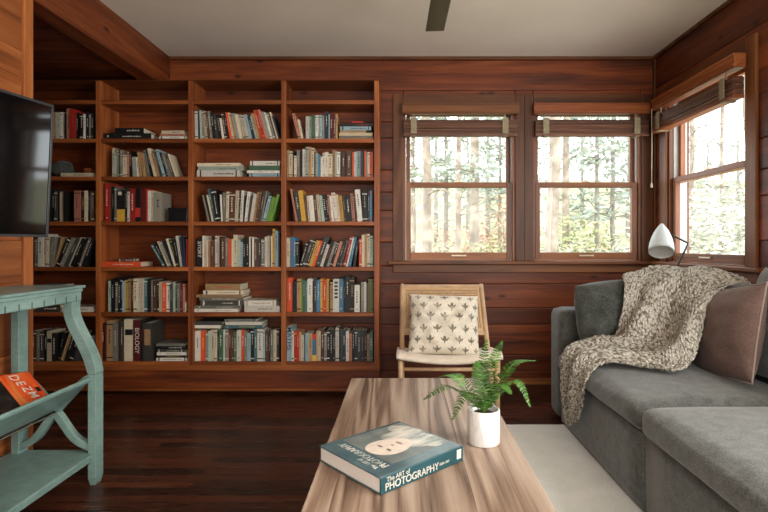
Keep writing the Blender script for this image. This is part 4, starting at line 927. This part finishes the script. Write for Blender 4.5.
# knitted throw
TG = [[(1.46, 2.90, .84), (1.60, 2.83, .86), (1.67, 2.68, .85), (1.68, 2.54, .84), (1.68, 2.44, .80)],
      [(1.24, 2.83, .850), (1.39, 2.84, .895), (1.53, 2.74, .865), (1.56, 2.60, .875), (1.58, 2.45, .83)],
      [(1.19, 2.735, .80), (1.30, 2.72, .83), (1.39, 2.62, .80), (1.42, 2.50, .80), (1.455, 2.40, .76)],
      [(1.16, 2.70, .68), (1.25, 2.66, .68), (1.33, 2.56, .67), (1.36, 2.42, .66), (1.37, 2.33, .62)],
      [(1.12, 2.70, .545), (1.19, 2.60, .555), (1.26, 2.47, .55), (1.29, 2.36, .54), (1.29, 2.26, .525)],
      [(1.06, 2.74, .500), (1.10, 2.62, .50), (1.18, 2.45, .485), (1.20, 2.33, .485), (1.19, 2.225, .48)],
      [(.985, 2.73, .487), (1.01, 2.64, .490), (1.05, 2.53, .484), (1.08, 2.42, .482), (1.09, 2.31, .478)],
      [(.885, 2.70, .455), (.888, 2.63, .462), (.90, 2.56, .466), (.925, 2.49, .470), (.96, 2.41, .470)],
      [(.864, 2.69, .34), (.860, 2.63, .35), (.864, 2.56, .36), (.868, 2.49, .375), (.872, 2.41, .39)],
      [(.868, 2.685, .21), (.858, 2.64, .22), (.870, 2.58, .23), (.86, 2.52, .245), (.870, 2.455, .26)],
      [(.872, 2.665, .085), (.866, 2.63, .10), (.872, 2.60, .12), (.866, 2.56, .145), (.872, 2.52, .165)]]
NR, NC = 190, 110
cols_ = [spline([TG[i][j] for i in range(len(TG))], NR) for j in range(5)]
P = []
for i in range(NR+1):
    r_ = spline([cols_[j][i] for j in range(5)], NC); P.append(r_)
Q = []
for i in range(NR+1):
    rr = []
    for j in range(NC+1):
        a = P[min(i+1, NR)][j]-P[max(i-1, 0)][j]; b = P[i][min(j+1, NC)]-P[i][max(j-1, 0)]; n_ = a.cross(b).normalized()
        if n_.x > 0 and abs(n_.x) > abs(n_.z): n_ = -n_
        if n_.z < 0 and abs(n_.z) > abs(n_.x): n_ = -n_
        u, v = j/NC, i/NR
        fold = (.052 if v > .3 else .022+.03*v/.3)*(math.sin(u*11+v*10+1.6*math.sin(v*5))*.5+.5)**2.2+.026*noise.noise((u*4, v*8, 2))
        edge = min(1, min(u, 1-u)*12, (1-v)*20)
        fold *= (.35+.65*edge)*(1-.62*max(0, min(1, (v-.55)/.25)))
        kn = .0045*math.sin(u*2*math.pi*20+1.2*math.sin(v*70))*math.sin(v*2*math.pi*38)+.0022*noise.noise((u*70, v*110, 0))
        rr.append(P[i][j]+n_*(fold+kn+.006))
    Q.append(rr)
bm = bm_new(); sheet(bm, Q, uv=True)
tag(finish('knitted_throw', bm, knitM, smooth=True, solid=.010), 'chunky oatmeal knitted throw draped over the sofa back and front edge', 'throw blanket')

# ------------------------------------------------------------ lamp behind the sofa
ly = 3.26
la = thing('floor_lamp', (1.45, ly+.1, 0), 'white cone shade floor lamp on bent dark rod in the corner behind the sofa', 'floor lamp')
knee = Vector((1.825, ly, 1.04)); foot = Vector((1.33, ly+.05, .0)); head = Vector((1.672, ly-.01, 1.112))
bm = bm_new(); tube(bm, [foot+Vector((0, 0, .006)), knee-Vector((.028, 0, .055)), knee-Vector((.004, 0, .006)), knee+Vector((-.012, 0, .006)), head], .0062, 10); finish('pole', bm, blackM, la, smooth=True)
for dx, dy in ((.26, .34), (.44, .10)):
    bm = bm_new(); tube(bm, [foot.lerp(knee, .42), (foot.x+dx, ly+dy, .006)], .0058, 8); finish('leg', bm, blackM, la, smooth=True)
ax = (Vector((1.672, ly-.01, 1.150))-Vector((1.640, ly-.045, .985))).normalized()      # axis from opening to apex
Ml = Vector((0, 0, 1)).rotation_difference(ax).to_matrix().to_4x4() @ Matrix.Diagonal((1, 1, 1, 1))
ax2 = Vector((.27, .50, .82)).normalized(); Ml = Vector((0, 0, 1)).rotation_difference(ax2).to_matrix().to_4x4()
op = Vector((1.595, ly-.11, .985))
bm = bm_new(); lathe(bm, [(.070, 0), (.071, .02), (.068, .055), (.057, .105), (.037, .16), (.015, .20), (.009, .212), (0, .214)], op, 40, M=Ml); sh = finish('lamp_shade', bm, lampM, la, smooth=True, solid=.003)
bm = bm_new(); lathe(bm, [(.068, .006), (.04, .012), (0, .014)], op, 40, M=Ml); finish('diffuser', bm, lampIn, sh, smooth=True)
bm = bm_new(); tube(bm, [head, op+ax2*.13], .0055, 8); finish('swivel', bm, blackM, la, smooth=True)

# ------------------------------------------------------------ blinds
def blind(u0, u1, side, label, mx, ms, prot):
    def bx(bm, a, b, w0, w1, z0, z1, mi=0, **k):
        if side: box(bm, XR+w0, XR+w1, a, b, z0, z1, mi, **k)
        else: box(bm, a, b, DW+w0, DW+w1, z0, z1, mi, **k)
    W0 = -.022-prot
    t = thing('window_blind', (XR+W0, (u0+u1)/2, 1.95) if side else ((u0+u1)/2, DW+W0, 1.95), label, 'window blind', 'raised wooden blinds')
    bm = bm_new(); bx(bm, u0, u1, W0, -.019, 1.984, 2.062, pl=.9); bx(bm, u0, u1, W0-.008, W0, 1.99, 2.002, pl=1); bx(bm, u0, u1, W0-.006, W0, 2.046, 2.062, pl=1); finish('head_rail', bm, mx, t, bevel=.003)
    bm = bm_new(); z = 1.843
    for k in range(10): bx(bm, u0+.012, u1-.012, W0+random.uniform(-.004, .004), -.021, z, z+.0085, pl=random.random()); z += .0098
    finish('slats', bm, ms, t, bevel=.002)
    bm = bm_new(); bx(bm, u0+.010, u1-.010, W0-.003, -.020, 1.822, 1.841, pl=.95); finish('bottom_rail', bm, mx if side else ms, t, bevel=.003)
    for f_ in (.10, .88):
        m = u0+(u1-u0)*f_; bm = bm_new(); 
        bx(bm, m-.02, m+.02, W0-.013, W0-.009, 1.836, 1.952); bx(bm, m-.016, m+.016, W0-.013, -.021, 1.816, 1.821)
        k = 1.84
        while k < 1.945: bx(bm, m-.024, m+.024, W0-.016, W0-.012, k, k+.005); k += .012
        bx(bm, m-.003, m+.003, W0+.01, W0+.016, 1.94, 1.985)
        finish('ladder_tape', bm, tapeM, t, bevel=.001)
    return t
blind(xw(402), xw(517), False, 'raised wooden blind stack over the left window', casingX, slatX, .05)
blind(xw(531.5), xw(646), False, 'raised wooden blind stack over the middle window', valX, slatX, .05)
bl3 = blind(2.745, 3.66, True, 'raised wooden blind stack over the side window', valY, slatY, .06)
def cord(x, y, z0, z1, lab, par=None):
    bm = bm_new(); tube(bm, [(x, y, z0), (x+.002, y, (z0+z1)/2), (x, y, z1)], .0022, 6); lathe(bm, [(0, .0), (.006, -.004), (.008, -.03), (0, -.034)], (x, y, z1), 10); return finish('pull_cord', bm, cordM, bl3, smooth=True)
cord(1.775, 3.64, 1.99, 1.47, '')

# legible spines
def spine_text(substr, s, size, ink, zc_=.5, x=.5):
    for o in bpy.data.objects:
        if o.type == 'MESH' and substr in str(o.get('label', '')):
            xs = [v.co.x for v in o.data.vertices]; zs = [v.co.z for v in o.data.vertices]
            M = Matrix.Translation((min(xs)+(max(xs)-min(xs))*x, -.0012, min(zs)+(max(zs)-min(zs))*zc_)) @ Matrix.Rotation(R(90), 4, 'X') @ Matrix.Rotation(R(-90), 4, 'Z')
            return text_mesh('spine_title', s, size, M, INK[ink], o)
spine_text('black white lettered', 'STORY', .036, 'w', .62)
spine_text('pale blue lettered', 'MATHS', .05, 'n', .66)
spine_text('white lettered maroon book in bottom', 'BIOLOGY', .042, 'w', .5)
for o in bpy.data.objects:
    if len(str(o.get('label', '')).split()) > 16: print('LONG', o['label'])
print('BOOKS', ALLB, 'OBJECTS', len(bpy.data.objects))
